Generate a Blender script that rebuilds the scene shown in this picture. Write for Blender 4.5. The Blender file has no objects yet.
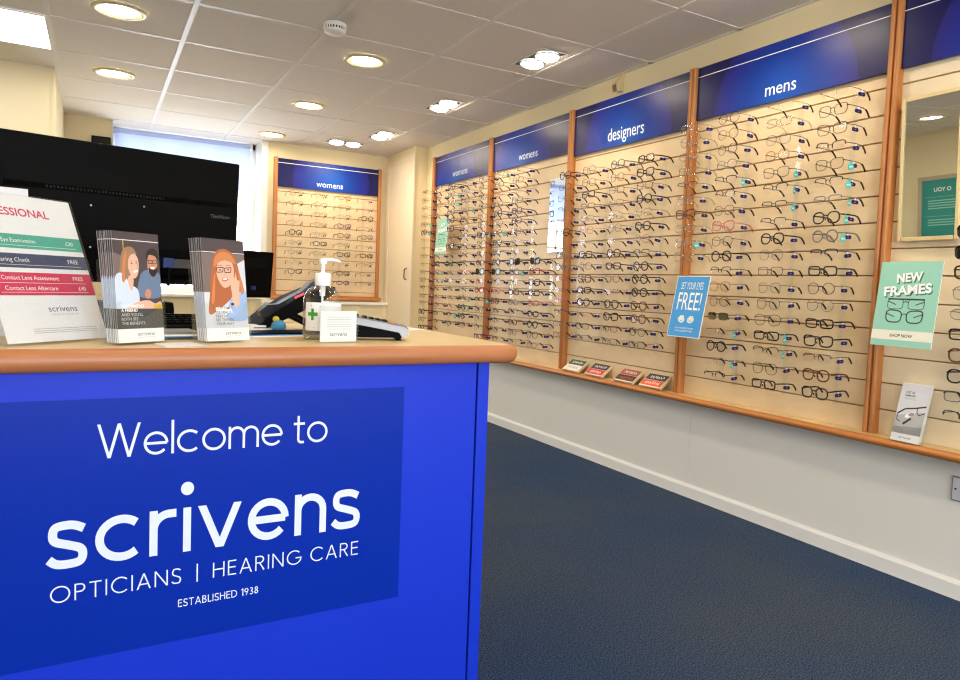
import bpy, bmesh, math, random
from mathutils import Vector, Matrix
PI = math.pi
random.seed(7)
SC = bpy.context.scene
COL = SC.collection

# ------------------------------------------------------------------ colour / materials
def lin(c):
    return tuple(((v/255)/12.92 if v/255 <= .04045 else ((v/255+.055)/1.055)**2.4) for v in c)
MATS = {}
def mat(name, rgb=(200,200,200), rough=.5, metal=0., spec=.5, noise=None, bump=None, coat=0., emit=None, estr=0.):
    """rgb in sRGB 0-255. noise=(scale, amount, rgb2, stretch xyz)"""
    if name in MATS: return MATS[name]
    m = bpy.data.materials.new(name); m.use_nodes = True; nt = m.node_tree
    b = nt.nodes['Principled BSDF']
    b.inputs['Base Color'].default_value = (*lin(rgb),1)
    b.inputs['Roughness'].default_value = rough
    b.inputs['Metallic'].default_value = metal
    b.inputs['Specular IOR Level'].default_value = spec
    b.inputs['Coat Weight'].default_value = coat
    b.inputs['Coat Roughness'].default_value = .08
    if emit:
        b.inputs['Emission Color'].default_value = (*lin(emit),1); b.inputs['Emission Strength'].default_value = estr
    if noise or bump:
        tc = nt.nodes.new('ShaderNodeTexCoord'); mp = nt.nodes.new('ShaderNodeMapping')
        nt.links.new(tc.outputs['Object'], mp.inputs['Vector'])
    if noise:
        sc, lo, rgb2, st = noise
        mp.inputs['Scale'].default_value = st
        n = nt.nodes.new('ShaderNodeTexNoise'); n.inputs['Scale'].default_value = sc; n.inputs['Detail'].default_value = 5
        nt.links.new(mp.outputs['Vector'], n.inputs['Vector'])
        r = nt.nodes.new('ShaderNodeValToRGB')
        r.color_ramp.elements[0].position = .5-lo; r.color_ramp.elements[0].color = (*lin(rgb),1)
        r.color_ramp.elements[1].position = .5+lo; r.color_ramp.elements[1].color = (*lin(rgb2),1)
        nt.links.new(n.outputs['Fac'], r.inputs['Fac']); nt.links.new(r.outputs['Color'], b.inputs['Base Color'])
    if bump:
        sc, strength = bump
        n2 = nt.nodes.new('ShaderNodeTexNoise'); n2.inputs['Scale'].default_value = sc; n2.inputs['Detail'].default_value = 3
        nt.links.new(tc.outputs['Object'], n2.inputs['Vector'])
        bp = nt.nodes.new('ShaderNodeBump'); bp.inputs['Strength'].default_value = strength; bp.inputs['Distance'].default_value = .002
        nt.links.new(n2.outputs['Fac'], bp.inputs['Height']); nt.links.new(bp.outputs['Normal'], b.inputs['Normal'])
    MATS[name] = m
    return m
def emis(name, rgb, strength):
    m = bpy.data.materials.new(name); m.use_nodes = True; nt = m.node_tree
    nt.nodes.remove(nt.nodes['Principled BSDF'])
    e = nt.nodes.new('ShaderNodeEmission'); e.inputs['Color'].default_value = (*lin(rgb),1); e.inputs['Strength'].default_value = strength
    nt.links.new(e.outputs[0], nt.nodes['Material Output'].inputs['Surface']); MATS[name] = m
    return m
def clear(name, tint=(245,248,250), fac=.06, rough=.03, edge=.5, gcol=(255,255,255)):
    """thin clear plastic or glass: mostly see-through, glossier at grazing angles"""
    m = bpy.data.materials.new(name); m.use_nodes = True; nt = m.node_tree
    nt.nodes.remove(nt.nodes['Principled BSDF'])
    t = nt.nodes.new('ShaderNodeBsdfTransparent'); t.inputs['Color'].default_value = (*lin(tint),1)
    g = nt.nodes.new('ShaderNodeBsdfGlossy'); g.inputs['Roughness'].default_value = rough; g.inputs['Color'].default_value = (*lin(gcol),1)
    lw = nt.nodes.new('ShaderNodeLayerWeight'); lw.inputs['Blend'].default_value = .35
    mr = nt.nodes.new('ShaderNodeMapRange'); mr.inputs['To Min'].default_value = fac; mr.inputs['To Max'].default_value = edge
    nt.links.new(lw.outputs['Facing'], mr.inputs['Value'])
    mx = nt.nodes.new('ShaderNodeMixShader')
    nt.links.new(mr.outputs['Result'], mx.inputs['Fac']); nt.links.new(t.outputs[0], mx.inputs[1]); nt.links.new(g.outputs[0], mx.inputs[2])
    nt.links.new(mx.outputs[0], nt.nodes['Material Output'].inputs['Surface']); MATS[name] = m
    return m

# ------------------------------------------------------------------ mesh builder
class MB:
    def __init__(s): s.v=[]; s.f=[]; s.m=[]; s.sm=[]; s.mats=[]
    def mi(s, m):
        if m not in s.mats: s.mats.append(m)
        return s.mats.index(m)
    def add(s, vs, fs, m, smooth=False):
        o=len(s.v); i=s.mi(m); s.v += [tuple(v) for v in vs]
        for f in fs: s.f.append([o+k for k in f]); s.m.append(i); s.sm.append(smooth)
        return s
    def box(s, x0,x1,y0,y1,z0,z1, m, bev=0):
        if bev<=0:
            v=[(x0,y0,z0),(x1,y0,z0),(x1,y1,z0),(x0,y1,z0),(x0,y0,z1),(x1,y0,z1),(x1,y1,z1),(x0,y1,z1)]
            return s.add(v,[(0,3,2,1),(4,5,6,7),(0,1,5,4),(1,2,6,5),(2,3,7,6),(3,0,4,7)],m)
        bm=bmesh.new(); bmesh.ops.create_cube(bm,size=1)
        for v in bm.verts: v.co=Vector(((x0+x1)/2+v.co.x*(x1-x0),(y0+y1)/2+v.co.y*(y1-y0),(z0+z1)/2+v.co.z*(z1-z0)))
        bmesh.ops.bevel(bm,geom=list(bm.edges),offset=bev,segments=2,affect='EDGES',profile=.7)
        return s.bm(bm,m)
    def bm(s,bm,m,smooth=False,M=None):
        bm.verts.index_update()
        vs=[(M@v.co if M else v.co)[:] for v in bm.verts]
        s.add(vs,[[v.index for v in f.verts] for f in bm.faces],m,smooth); bm.free(); return s
    def cyl(s, p0,p1,r0,r1,m,n=16,cap=True):
        p0=Vector(p0);p1=Vector(p1);d=(p1-p0).normalized()
        a=d.orthogonal().normalized(); b=d.cross(a)
        vs=[];fs=[]
        for p,r in ((p0,r0),(p1,r1)):
            for k in range(n):
                t=2*PI*k/n; vs.append(p+(a*math.cos(t)+b*math.sin(t))*r)
        for k in range(n): fs.append((k,(k+1)%n,n+(k+1)%n,n+k))
        s.add(vs,fs,m,True)
        if cap:
            s.add(vs[:n],[list(range(n))[::-1]],m); s.add(vs[n:],[list(range(n))],m)
        return s
    def lathe(s, prof, m, n=24, c=(0,0,0)):
        vs=[];fs=[];L=len(prof)
        for r,z in prof:
            for k in range(n):
                t=2*PI*k/n; vs.append((c[0]+r*math.cos(t),c[1]+r*math.sin(t),c[2]+z))
        for i in range(L-1):
            for k in range(n): fs.append((i*n+k,i*n+(k+1)%n,(i+1)*n+(k+1)%n,(i+1)*n+k))
        return s.add(vs,fs,m,True)
    def tube(s, pts, r, m, n=6, closed=False, ry=None, cap=True):
        """sweep; r radius (or list)"""
        P=[Vector(p) for p in pts]; N=len(P); vs=[];fs=[]; up=None
        for i in range(N):
            if closed: t=(P[(i+1)%N]-P[i-1])
            else: t=P[min(i+1,N-1)]-P[max(i-1,0)]
            t=t.normalized()
            if up is None: up=t.orthogonal().normalized()
            up=(up-t*up.dot(t)); up=up.normalized() if up.length>1e-6 else t.orthogonal().normalized()
            b=t.cross(up); rr=r[i] if isinstance(r,(list,tuple)) else r
            for k in range(n):
                a=2*PI*k/n; vs.append(P[i]+up*math.cos(a)*rr+b*math.sin(a)*(rr if ry is None else ry))
        R=N if closed else N-1
        for i in range(R):
            j=(i+1)%N
            for k in range(n): fs.append((i*n+k,i*n+(k+1)%n,j*n+(k+1)%n,j*n+k))
        s.add(vs,fs,m,True)
        if not closed and cap:
            s.add(vs[:n],[list(range(n))[::-1]],m); s.add(vs[-n:],[list(range(n))],m)
        return s
    def extr(s, poly, a0, a1, axis, m, smooth=False):
        """extrude a 2D polygon along an axis: axis 'x' poly=(y,z); 'y' poly=(x,z); 'z' poly=(x,y)"""
        def P(u,v,a): return (a,u,v) if axis=='x' else (u,a,v) if axis=='y' else (u,v,a)
        n=len(poly); vs=[P(u,v,a0) for u,v in poly]+[P(u,v,a1) for u,v in poly]
        s.add(vs,[(k,(k+1)%n,n+(k+1)%n,n+k) for k in range(n)],m,smooth)
        s.add(vs[:n],[list(range(n))[::-1]],m); s.add(vs[n:],[list(range(n))],m)
        return s
    def build(s, name, parent=None, loc=None, rot=None):
        me=bpy.data.meshes.new(name); me.from_pydata(s.v,[],s.f); 
        for m in s.mats: me.materials.append(m)
        me.polygons.foreach_set('material_index',s.m); me.polygons.foreach_set('use_smooth',s.sm)
        bm=bmesh.new(); bm.from_mesh(me); bmesh.ops.recalc_face_normals(bm,faces=bm.faces); bm.to_mesh(me); bm.free()
        me.update()
        return link(name,me,parent,loc,rot)
def link(name, me, parent=None, loc=None, rot=None):
    o=bpy.data.objects.new(name,me); COL.objects.link(o)
    if parent: o.parent=parent
    if loc: o.location=loc
    if rot: o.rotation_euler=rot
    return o
def tag(o,label=None,cat=None,group=None,kind=None):
    if label: o['label']=label
    if cat: o['category']=cat
    if group: o['group']=group
    if kind: o['kind']=kind
    return o
def thing(name,label,cat,loc=(0,0,0),rot=(0,0,0),group=None):
    o=bpy.data.objects.new(name,None); COL.objects.link(o); o.location=loc; o.rotation_euler=rot; o.empty_display_size=.05
    return tag(o,label,cat,group)
def struct(name,mb,label,cat,parent=None):
    o=mb.build(name,parent); tag(o,label,cat,None,'structure'); return o

# ------------------------------------------------------------------ text and flat print
_tc={}
def text2d(body, bold=0., spacing=1.):
    k=(body,bold,spacing)
    if k in _tc: return _tc[k]
    cu=bpy.data.curves.new('lettering','FONT'); cu.body=body; cu.size=1; cu.offset=bold; cu.space_character=spacing; cu.resolution_u=3
    ob=bpy.data.objects.new('lettering',cu); COL.objects.link(ob)
    bpy.context.view_layer.update()
    me=bpy.data.meshes.new_from_object(ob.evaluated_get(bpy.context.evaluated_depsgraph_get()))
    vs=[(v.co.x,v.co.y) for v in me.vertices]; fs=[tuple(p.vertices) for p in me.polygons]
    bpy.data.objects.remove(ob); bpy.data.curves.remove(cu); bpy.data.meshes.remove(me)
    _tc[k]=(vs,fs); return vs,fs
class Art:
    """flat printing on a sheet in local x (right) / z (up), facing -y; each call prints above the last"""
    def __init__(s,y=0.): s.mb=MB(); s.y=y; s.k=0; s.step=.00002
    def _l(s): s.k+=1; return s.y-s.k*s.step
    def poly(s,m,pts):
        y=s._l(); s.mb.add([(a,y,b) for a,b in pts],[list(range(len(pts)))],m); return s
    def rect(s,m,x0,x1,z0,z1): return s.poly(m,[(x0,z0),(x1,z0),(x1,z1),(x0,z1)])
    def ell(s,m,cx,cz,rx,rz,rot=0,n=20):
        c,si=math.cos(rot),math.sin(rot)
        return s.poly(m,[(cx+rx*math.cos(2*PI*k/n)*c-rz*math.sin(2*PI*k/n)*si, cz+rx*math.cos(2*PI*k/n)*si+rz*math.sin(2*PI*k/n)*c) for k in range(n)])
    def blob(s,m,pts,n=5):
        """closed Catmull-Rom through pts"""
        out=[];N=len(pts)
        for i in range(N):
            p0,p1,p2,p3=[Vector(pts[(i+d)%N]) for d in (-1,0,1,2)]
            for j in range(n):
                t=j/n; q=.5*((2*p1)+(-p0+p2)*t+(2*p0-5*p1+4*p2-p3)*t*t+(-p0+3*p1-3*p2+p3)*t**3); out.append((q.x,q.y))
        y=s._l(); bm=bmesh.new(); out=[(max(-.0493,min(.0493,a)),b) for a,b in out]; vs=[bm.verts.new((a,y,b)) for a,b in out]; f=bm.faces.new(vs)
        bmesh.ops.triangulate(bm,faces=[f]); s.mb.bm(bm,m); return s
    def line(s,m,pts,w):
        y=s._l()
        for (a,b),(c,d) in zip(pts[:-1],pts[1:]):
            L=math.hypot(c-a,d-b) or 1e-9; nx,nz=-(d-b)/L*w/2,(c-a)/L*w/2
            s.mb.add([(a+nx,y,b+nz),(a-nx,y,b-nz),(c-nx,y,d-nz),(c+nx,y,d+nz)],[(0,1,2,3)],m)
        return s
    def text(s,m,body,x,z,h=None,w=None,align='l',bold=0.,spacing=1.,shear=0.,rot=0.):
        """z = baseline; h = height of a capital; w = full width"""
        vs,fs=text2d(body,bold,spacing); y=s._l()
        x0=min(v[0] for v in vs); x1=max(v[0] for v in vs)
        sy=(h or .01)/.73; sx=sy if w is None else w/(x1-x0)
        if h is None: sy=sx
        W=(x1-x0)*sx; ox=x-(0 if align=='l' else W/2 if align=='c' else W)
        c,si=math.cos(rot),math.sin(rot); out=[]
        for a,b in vs:
            u=ox+(a-x0)*sx+b*sy*shear-x; v=b*sy; out.append((x+u*c-v*si,y,z+u*si+v*c))
        s.mb.add(out,fs,m); return s
    def build(s,name,parent,loc=None,rot=None): return s.mb.build(name,parent,loc,rot)

# ------------------------------------------------------------------ palette
M=dict(
 wall=mat('cream_wall_paint',(231,217,180),.75,noise=(2.5,.3,(226,211,172),(1,1,1))),
 wall_low=mat('pale_wall_panel',(240,239,233),.6),
 white=mat('white_gloss_paint',(236,234,228),.35),
 skirt=mat('skirting_paint',(240,240,238),.4),
 tile=mat('ceiling_tile',(243,236,226),.9,noise=(220,.12,(222,214,203),(1,1,1)),bump=(300,.3)),
 tee=mat('ceiling_tee_white',(232,228,220),.45),
 carpet=None,
 slat=mat('maple_slat_laminate',(232,209,172),.42,noise=(5,.22,(218,191,150),(1,1,2))),
 groove=mat('slat_groove_brown',(176,140,98),.6),
 post=mat('cherry_wood_post',(196,130,66),.42,noise=(14,.3,(172,106,50),(6,6,.5))),
 nosing=mat('beech_nosing',(184,118,74),.38,noise=(18,.3,(166,102,60),(.4,5,5))),
 ledge=mat('ledge_nosing',(194,124,60),.38,noise=(18,.3,(174,106,48),(5,.4,5))),
 ctop=mat('maple_counter_laminate',(222,195,144),.35,noise=(12,.3,(210,181,128),(.6,4,1))),
 blue=mat('bright_blue_panel',(22,56,208),.42,spec=.25,noise=(3,.3,(20,52,202),(1,1,1))),
 sticker=mat('deep_blue_vinyl',(4,44,166),.34,spec=.16),
 vinylw=mat('white_vinyl_lettering',(226,236,250),.5),
 black=mat('black_plastic',(7,7,8),.55,spec=.06),
 blackg=mat('glossy_black_plastic',(10,10,12),.3,spec=.25),
 vent=mat('dark_vent_slot',(3,3,3),.8),
 dgrey=mat('dark_grey_plastic',(52,52,56),.5),
 lgrey=mat('grey_lettering',(84,84,88),.5),
 silver=mat('silver_plastic',(158,160,166),.45,metal=.3),
 chrome=mat('chrome_metal',(220,220,224),.15,metal=1),
 paper=mat('white_paper',(238,238,242),.6),
 papergrey=mat('pale_grey_paper',(214,216,226),.6),
 ptext=mat('grey_print',(150,152,166),.7), navyt=mat('navy_print',(62,70,118),.7), dark=mat('dark_print',(56,56,58),.7),
 crimson=mat('crimson_print',(208,38,84),.6), teal=mat('teal_print',(62,166,146),.6), slate=mat('slate_print',(52,62,98),.6),
 white2=mat('white_print',(246,246,248),.6), mint=mat('mint_print',(148,206,188),.5), mintd=mat('deep_mint_shadow_print',(60,120,106),.6),
 cream2=mat('cream_print',(232,232,218),.6), sky=mat('bright_sky_blue_print',(52,152,224),.45), eyew=mat('pale_blue_print',(206,228,236),.6),
 skin=mat('skin_tone_print',(226,178,156),.6), skin2=mat('tan_skin_print',(196,140,114),.6), lip=mat('red_lip_print',(190,70,76),.6),
 hairb=mat('blonde_brown_print',(156,120,90),.6), haird=mat('dark_hair_print',(38,30,30),.6), hairr=mat('auburn_print',(172,96,56),.6), hairr2=mat('copper_print',(200,128,80),.6),
 shirtl=mat('pale_blue_shirt_print',(206,220,240),.6), shirtd=mat('steel_blue_print',(104,124,156),.6), brownbg=mat('dusky_brown_print',(74,64,68),.6), warmbg=mat('grey_brown_print',(120,104,100),.6),
 yellow=mat('yellow_print',(214,170,30),.6), bluebag=mat('soft_blue_print',(150,180,226),.6), lightbg=mat('pale_grey_print',(206,210,220),.6),
 bottlegreen=mat('bottle_green_print',(44,84,70),.5), redp=mat('red_print',(206,50,48),.5), orangep=mat('orange_print',(226,84,36),.5), brownp=mat('copper_brown_print',(164,88,64),.5), charcoal=mat('charcoal_print',(50,48,48),.5), pinkw=mat('off_white_print',(232,222,214),.5),
 blockw=mat('cream_block_edge',(222,200,160),.5),
 green=mat('leaf_green_print',(52,160,40),.6),
 toyb=mat('sky_blue_rubber',(70,142,190),.55), toyy=mat('yellow_rubber',(214,190,60),.55), folderb=mat('blue_folder_card',(40,120,190),.5),
 redl=mat('red_lens_plastic',(225,30,36),.25),
 gold=mat('gold_wood_frame',(222,200,150),.4), silverf=mat('silver_frame_wood',(176,166,140),.4),
 mirror=mat('mirror_silvering',(235,238,236),.0,metal=1),
 pir=mat('ivory_plastic',(214,196,150),.5), pird=mat('brown_sensor_lens',(110,84,52),.4),
 brass=mat('pale_brass_ring',(206,196,160),.35,metal=.2),
 blind=None,
 navytag=mat('navy_price_tag',(26,20,92),.5,spec=.3), tealtag=mat('turquoise_swing_tag',(70,196,184),.45),
)
M['lamp']=emis('warm_lamp_diffuser',(255,238,206),60)
M['spotlamp']=emis('halogen_capsule',(255,240,214),75)
M['panel_lamp']=emis('white_light_panel',(252,252,255),9)
M['acrylic']=clear('clear_acrylic',(252,253,253),.015,.05,.16)
M['lens']=clear('clear_demo_lens',(252,252,253),.007,.03,.055,(245,228,245))
M['sunlens']=clear('dark_sun_lens',(38,36,34),.03,.05,.16)
M['greenlens']=clear('green_tinted_lens',(150,160,110),.08,.03,.5)
M['glass']=clear('window_glass',(248,250,252),.03,.01,.4)
M['bottle']=clear('clear_bottle_plastic',(251,253,253),.03,.06,.4)
M['gel']=clear('clear_hand_gel',(200,208,206),.10,.05,.5)
def _carpet():
    m=mat('blue_carpet_pile',(40,58,88),.95,spec=.1); nt=m.node_tree; b=nt.nodes['Principled BSDF']
    tc=nt.nodes.new('ShaderNodeTexCoord'); n=nt.nodes.new('ShaderNodeTexNoise'); n.inputs['Scale'].default_value=230; n.inputs['Detail'].default_value=6; n.inputs['Roughness'].default_value=.75
    nt.links.new(tc.outputs['Object'],n.inputs['Vector'])
    r=nt.nodes.new('ShaderNodeValToRGB'); e=r.color_ramp.elements
    e[0].position=.40; e[0].color=(*lin((9,16,29)),1); e[1].position=.61; e[1].color=(*lin((62,86,122)),1)
    nt.links.new(n.outputs['Fac'],r.inputs['Fac'])
    w=nt.nodes.new('ShaderNodeTexNoise'); w.inputs['Scale'].default_value=1.1; w.inputs['Detail'].default_value=3; nt.links.new(tc.outputs['Object'],w.inputs['Vector'])
    wr=nt.nodes.new('ShaderNodeMapRange'); wr.inputs['From Min'].default_value=.30; wr.inputs['From Max'].default_value=.64; nt.links.new(w.outputs['Fac'],wr.inputs['Value'])
    hs=nt.nodes.new('ShaderNodeHueSaturation'); hs.inputs['Saturation'].default_value=.68; hs.inputs['Value'].default_value=.9; nt.links.new(r.outputs['Color'],hs.inputs['Color'])
    mx=nt.nodes.new('ShaderNodeMix'); mx.data_type='RGBA'; nt.links.new(wr.outputs['Result'],mx.inputs[0]); nt.links.new(r.outputs['Color'],mx.inputs[6]); nt.links.new(hs.outputs['Color'],mx.inputs[7])
    nt.links.new(mx.outputs[2],b.inputs['Base Color'])
    bp=nt.nodes.new('ShaderNodeBump'); bp.inputs['Strength'].default_value=.15; bp.inputs['Distance'].default_value=.004
    nt.links.new(n.outputs['Fac'],bp.inputs['Height']); nt.links.new(bp.outputs['Normal'],b.inputs['Normal'])
    b.inputs['Sheen Weight'].default_value=.0
    return m
M['carpet']=_carpet()
def _blind():
    m=bpy.data.materials.new('blue_grey_blind_fabric'); m.use_nodes=True; nt=m.node_tree; nt.nodes.remove(nt.nodes['Principled BSDF'])
    d=nt.nodes.new('ShaderNodeBsdfDiffuse'); t=nt.nodes.new('ShaderNodeBsdfTranslucent'); mx=nt.nodes.new('ShaderNodeMixShader'); mx.inputs[0].default_value=.55
    for q in (d,t): q.inputs['Color'].default_value=(*lin((214,222,242)),1)
    nt.links.new(d.outputs[0],mx.inputs[1]); nt.links.new(t.outputs[0],mx.inputs[2]); nt.links.new(mx.outputs[0],nt.nodes['Material Output'].inputs['Surface'])
    return m
M['blind']=_blind()
def header_mat(cx,cz,name):
    """royal blue print with wide concentric bands"""
    m=mat(name,(24,44,150),.3,spec=.25); nt=m.node_tree; b=nt.nodes['Principled BSDF']; b.inputs['Coat Weight'].default_value=.0
    tc=nt.nodes.new('ShaderNodeTexCoord'); mp=nt.nodes.new('ShaderNodeMapping'); mp.inputs['Location'].default_value=(-cx,0,-cz)
    mp.inputs['Scale'].default_value=(1,0,1)
    l=nt.nodes.new('ShaderNodeVectorMath'); l.operation='LENGTH'
    nt.links.new(tc.outputs['Object'],mp.inputs['Vector']); nt.links.new(mp.outputs['Vector'],l.inputs[0])
    r=nt.nodes.new('ShaderNodeValToRGB'); r.color_ramp.interpolation='EASE'; e=r.color_ramp.elements
    e[0].position=0; e[0].color=(*lin((24,78,170)),1); e[1].position=.22; e[1].color=(*lin((20,54,148)),1)
    for p,c in ((.30,(32,42,142)),(.36,(38,36,124)),(.365,(24,26,88)),(.6,(22,24,82))):
        q=e.new(p); q.color=(*lin(c),1)
    nt.links.new(l.outputs['Value'],r.inputs['Fac']); nt.links.new(r.outputs['Color'],b.inputs['Base Color'])
    return m

# ------------------------------------------------------------------ dimensions
XW=2.583; ZC=2.25; XL=-2.0; YN=-2.3; YB=6.57; XS=2.553     # right wall, ceiling, left wall, near wall, back wall, slat face
ZT=.876                                                      # counter top
PY=[1.559,2.568,3.581,4.596,5.612]                             # post centres on the right wall

# ------------------------------------------------------------------ the setting
struct('floor',MB().box(XL-.1,XW+.1,YN-.1,7.1,-.05,0,M['carpet']),'dark blue flecked carpet','floor')
struct('ceiling',MB().box(XL-.1,XW+.1,YN-.1,6.86,ZC,ZC+.05,M['tile']),'suspended ceiling of speckled square tiles','ceiling')
g=MB()
xs=[-.214+.6*k for k in range(-2,5)]; ys=[3.535+.6*k for k in range(-10,6)]
for x in xs: g.box(x-.012,x+.012,YN,6.84 if .2<x<1.2 else YB,ZC-.0035,ZC+.002,M['tee'])
for y in ys:
    x0=XL if y<5.15 else (-.23 if y<YB else .1)
    g.box(x0,XW if y<YB else 1.28,y-.012,y+.012,ZC-.003,ZC+.002,M['tee'])
g.box(XW-.02,XW,YN,5.88,ZC-.003,ZC+.001,M['tee']); g.box(1.28,2.46,YB-.02,YB,ZC-.003,ZC+.001,M['tee'])
g.box(XL,-.21,5.13,5.15,ZC-.003,ZC+.001,M['tee']); g.box(-.23,-.21,5.15,YB,ZC-.003,ZC+.001,M['tee']); g.box(XL,XL+.02,YN,5.15,ZC-.003,ZC+.001,M['tee'])
struct('trim_1',g,'white ceiling grid bars between the tiles','ceiling grid')
struct('wall_right',MB().box(XW,XW+.1,YN-.1,YB+.1,0,ZC,M['wall']),'cream wall behind the spectacle displays','wall')
w=MB().box(1.28,XW,YB,YB+.36,0,ZC,M['wall']).box(-.23,.1,YB,YB+.36,0,ZC,M['wall']).box(.1,1.28,YB+.06,YB+.36,0,.83,M['wall']).box(.1,1.28,YB,YB+.06,0,.83,M['wall'])
struct('wall_back',w,'cream back wall with the window opening','wall')
struct('wall_left',MB().box(XL-.1,XL,YN-.1,5.15,0,ZC,M['wall']),'cream left wall','wall')
struct('wall_boxing',MB().box(XL-.1,-.23,5.15,YB+.36,0,ZC,M['wall']).box(-.242,-.229,5.146,5.152,0,ZC,M['wall']),'boxed-out cream wall corner left of the window','wall')
# near wall with the shop-front opening behind the camera
ox0,ox1,oz0,oz1=-1.3,2.3,.45,2.12
struct('wall_near',MB().box(XL,ox0,YN-.1,YN,0,ZC,M['wall']).box(ox1,XW,YN-.1,YN,0,ZC,M['wall']).box(ox0,ox1,YN-.1,YN,0,oz0,M['wall']).box(ox0,ox1,YN-.1,YN,oz1,ZC,M['wall']),'near wall around the shop-front window','wall')
f=MB()
for x in (ox0,(ox0+ox1)/2-.03,ox1-.06): f.box(x,x+.06,YN-.08,YN-.02,oz0,oz1,M['white'])
f.box(ox0,ox1,YN-.08,YN-.02,oz0,oz0+.06,M['white']).box(ox0,ox1,YN-.08,YN-.02,oz1-.06,oz1,M['white'])
wf=struct('window_2',f,'shop-front window behind the viewer','window')
MB().box(ox0+.06,ox1-.06,YN-.053,YN-.047,oz0+.06,oz1-.06,M['glass']).build('pane',wf)
# lower wall panels, joint and skirting on the right wall
s=MB().extr([(XW,0),(XW-.018,0),(XW-.018,.053),(XW-.013,.061),(XW-.006,.066),(XW,.066)],YN,5.88,'y',M['skirt'])
struct('baseboard_right',s,'white moulded skirting board along the right wall','skirting')
struct('trim_2',MB().box(XW-.004,XW,2.512,2.532,.066,.49,M['wall_low']).box(XW-.003,XW,-1.9,2.51,.066,.49,M['wall_low']).box(XW-.003,XW,2.534,5.88,.066,.49,M['wall_low']),'pale panels on the wall under the ledge with a covered joint','wall panel')
struct('baseboard_back',MB().box(1.28,2.46,6.435,6.45,0,.066,M['skirt']),'white skirting board on the back wall','skirting')
# boxed-in cupboard in the far right corner
struct('wall_cupboard',MB().box(2.46,XW,5.88,YB,0,ZC,M['wall']),'cream boxed-in corner beside the womens bays','wall')
M['door']=mat('cream_door_paint',(230,216,190),.4)
d=MB().box(2.452,2.4605,5.93,6.47,.02,2.13,M['door'],.002)
dr=struct('door_1',d,'tall cream cupboard door in the far corner','door')
h=MB().tube([(2.452,5.985,1.155),(2.436,5.985,1.153),(2.43,5.985,1.145),(2.43,5.985,1.068),(2.436,5.985,1.060),(2.452,5.985,1.058)],.005,M['black'],8)
tag(h.build('door_handle',dr),'black metal pull handle')
struct('trim_3',MB().box(2.447,2.462,5.865,5.93,0,2.17,M['door'],.002).box(2.447,2.462,6.47,6.55,0,2.17,M['door'],.002).box(2.447,2.4605,5.93,6.47,2.13,2.17,M['door'],.002),'cream casing around the cupboard door','door frame')
struct('trim_4',MB().box(1.28,2.46,6.45,YB,0,.80,M['wall']).box(1.28,2.46,6.43,YB,.80,.825,M['white'],.003).box(2.40,2.44,6.44,6.45,0,.80,M['wall']),'boxed-out shelf along the foot of the back wall','shelf')
# window
f=MB()
WX0,WX1,WY=.1,1.28,6.86
f.box(WX0,WX0+.06,WY,WY+.05,.85,ZC,M['white']).box(WX1-.07,WX1,WY,WY+.05,.85,ZC,M['white'])
f.box(WX0,WX1,WY,WY+.05,.85,.91,M['white']).box(WX0,WX1,WY,WY+.05,ZC-.05,ZC,M['white'])
for x in (.395,.69,.985): f.box(x-.012,x+.012,WY+.005,WY+.045,.91,ZC-.05,M['white'])
f.box(WX0+.06,WX1-.07,WY+.005,WY+.045,1.50,1.525,M['white'])
wf=struct('window_1',f,'white back window behind the blue-grey blind','window')
MB().box(WX0+.06,WX1-.07,WY+.022,WY+.027,.91,ZC-.05,M['glass']).build('pane',wf)
MB().box(WX0,WX1,YB-.03,WY,.83,.855,M['white'],.004).build('window_sill',wf)
rv=MB().box(WX1-.008,WX1,YB-.01,WY,.855,ZC,M['white']).box(WX0,WX0+.008,YB-.01,WY,.855,ZC,M['white']).box(WX1-.01,WX1+.045,YB-.012,YB,.83,ZC,M['white'])
rv.build('window_reveal',wf)
t=thing('roller_blind','blue-grey fabric roller blind pulled part way down the back window','blind',(.665,6.79,0))
MB().cyl((-.55,0,2.215),(.545,0,2.215),.02,.02,M['blind'],16).build('roller',t)
MB().cyl((.545,0,2.215),(.56,0,2.215),.024,.024,M['white'],16).box(.556,.565,-.02,.05,2.19,2.245,M['white']).build('bracket',t)
b=MB()
b.box(-.54,.55,.014,.0155,1.83,2.215,M['blind']); b.build('fabric',t)
MB().box(-.54,.55,.008,.022,1.812,1.832,M['blind'],.003).build('bottom_bar',t)

# exterior: pavement and a pale rendered house beyond the back window
struct('ground',MB().box(-6,9,7.2,16,-.12,-.06,mat('pale_paving',(190,188,184),.9)),'pale paving outside the window','ground')

# ------------------------------------------------------------------ ceiling fittings
def downlight(x,y,label):
    t=thing('downlight',label,'ceiling light',(x,y,ZC-.0036),group='round recessed downlights')
    MB().lathe([(.118,0),(.118,-.004),(.112,-.009),(.096,-.011),(.092,-.006),(.080,-.003),(.078,0)],M['brass'],32).build('trim_ring',t)
    MB().lathe([(.0815,-.0012),(.080,-.0042),(.05,-.006),(.0005,-.007)],M['lamp'],32).build('diffuser',t)
    return t
DL={(0,3):'round downlight in the left row, nearest to the viewer',(0,5):'round downlight in the left row, second one, above the big monitor',
 (1,3):'round downlight in the middle row beside the smoke detector',(1,5):'round downlight in the middle row, second one back',(1,6):'round downlight in the middle row nearest the back window'}
for (i,r),lab in DL.items(): downlight(.086+1.2*i,{3:3.835,5:5.035,6:6.235}[r],lab)
for i,y in ((0,2.635),(1,2.635),(0,1.435),(1,1.435),(-1,2.635),(-1,1.435),(0,.235),(1,.235),(0,-.965),(1,-.965)):
    downlight(.086+1.2*i,y,'round recessed ceiling downlight above or behind the viewer')
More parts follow.
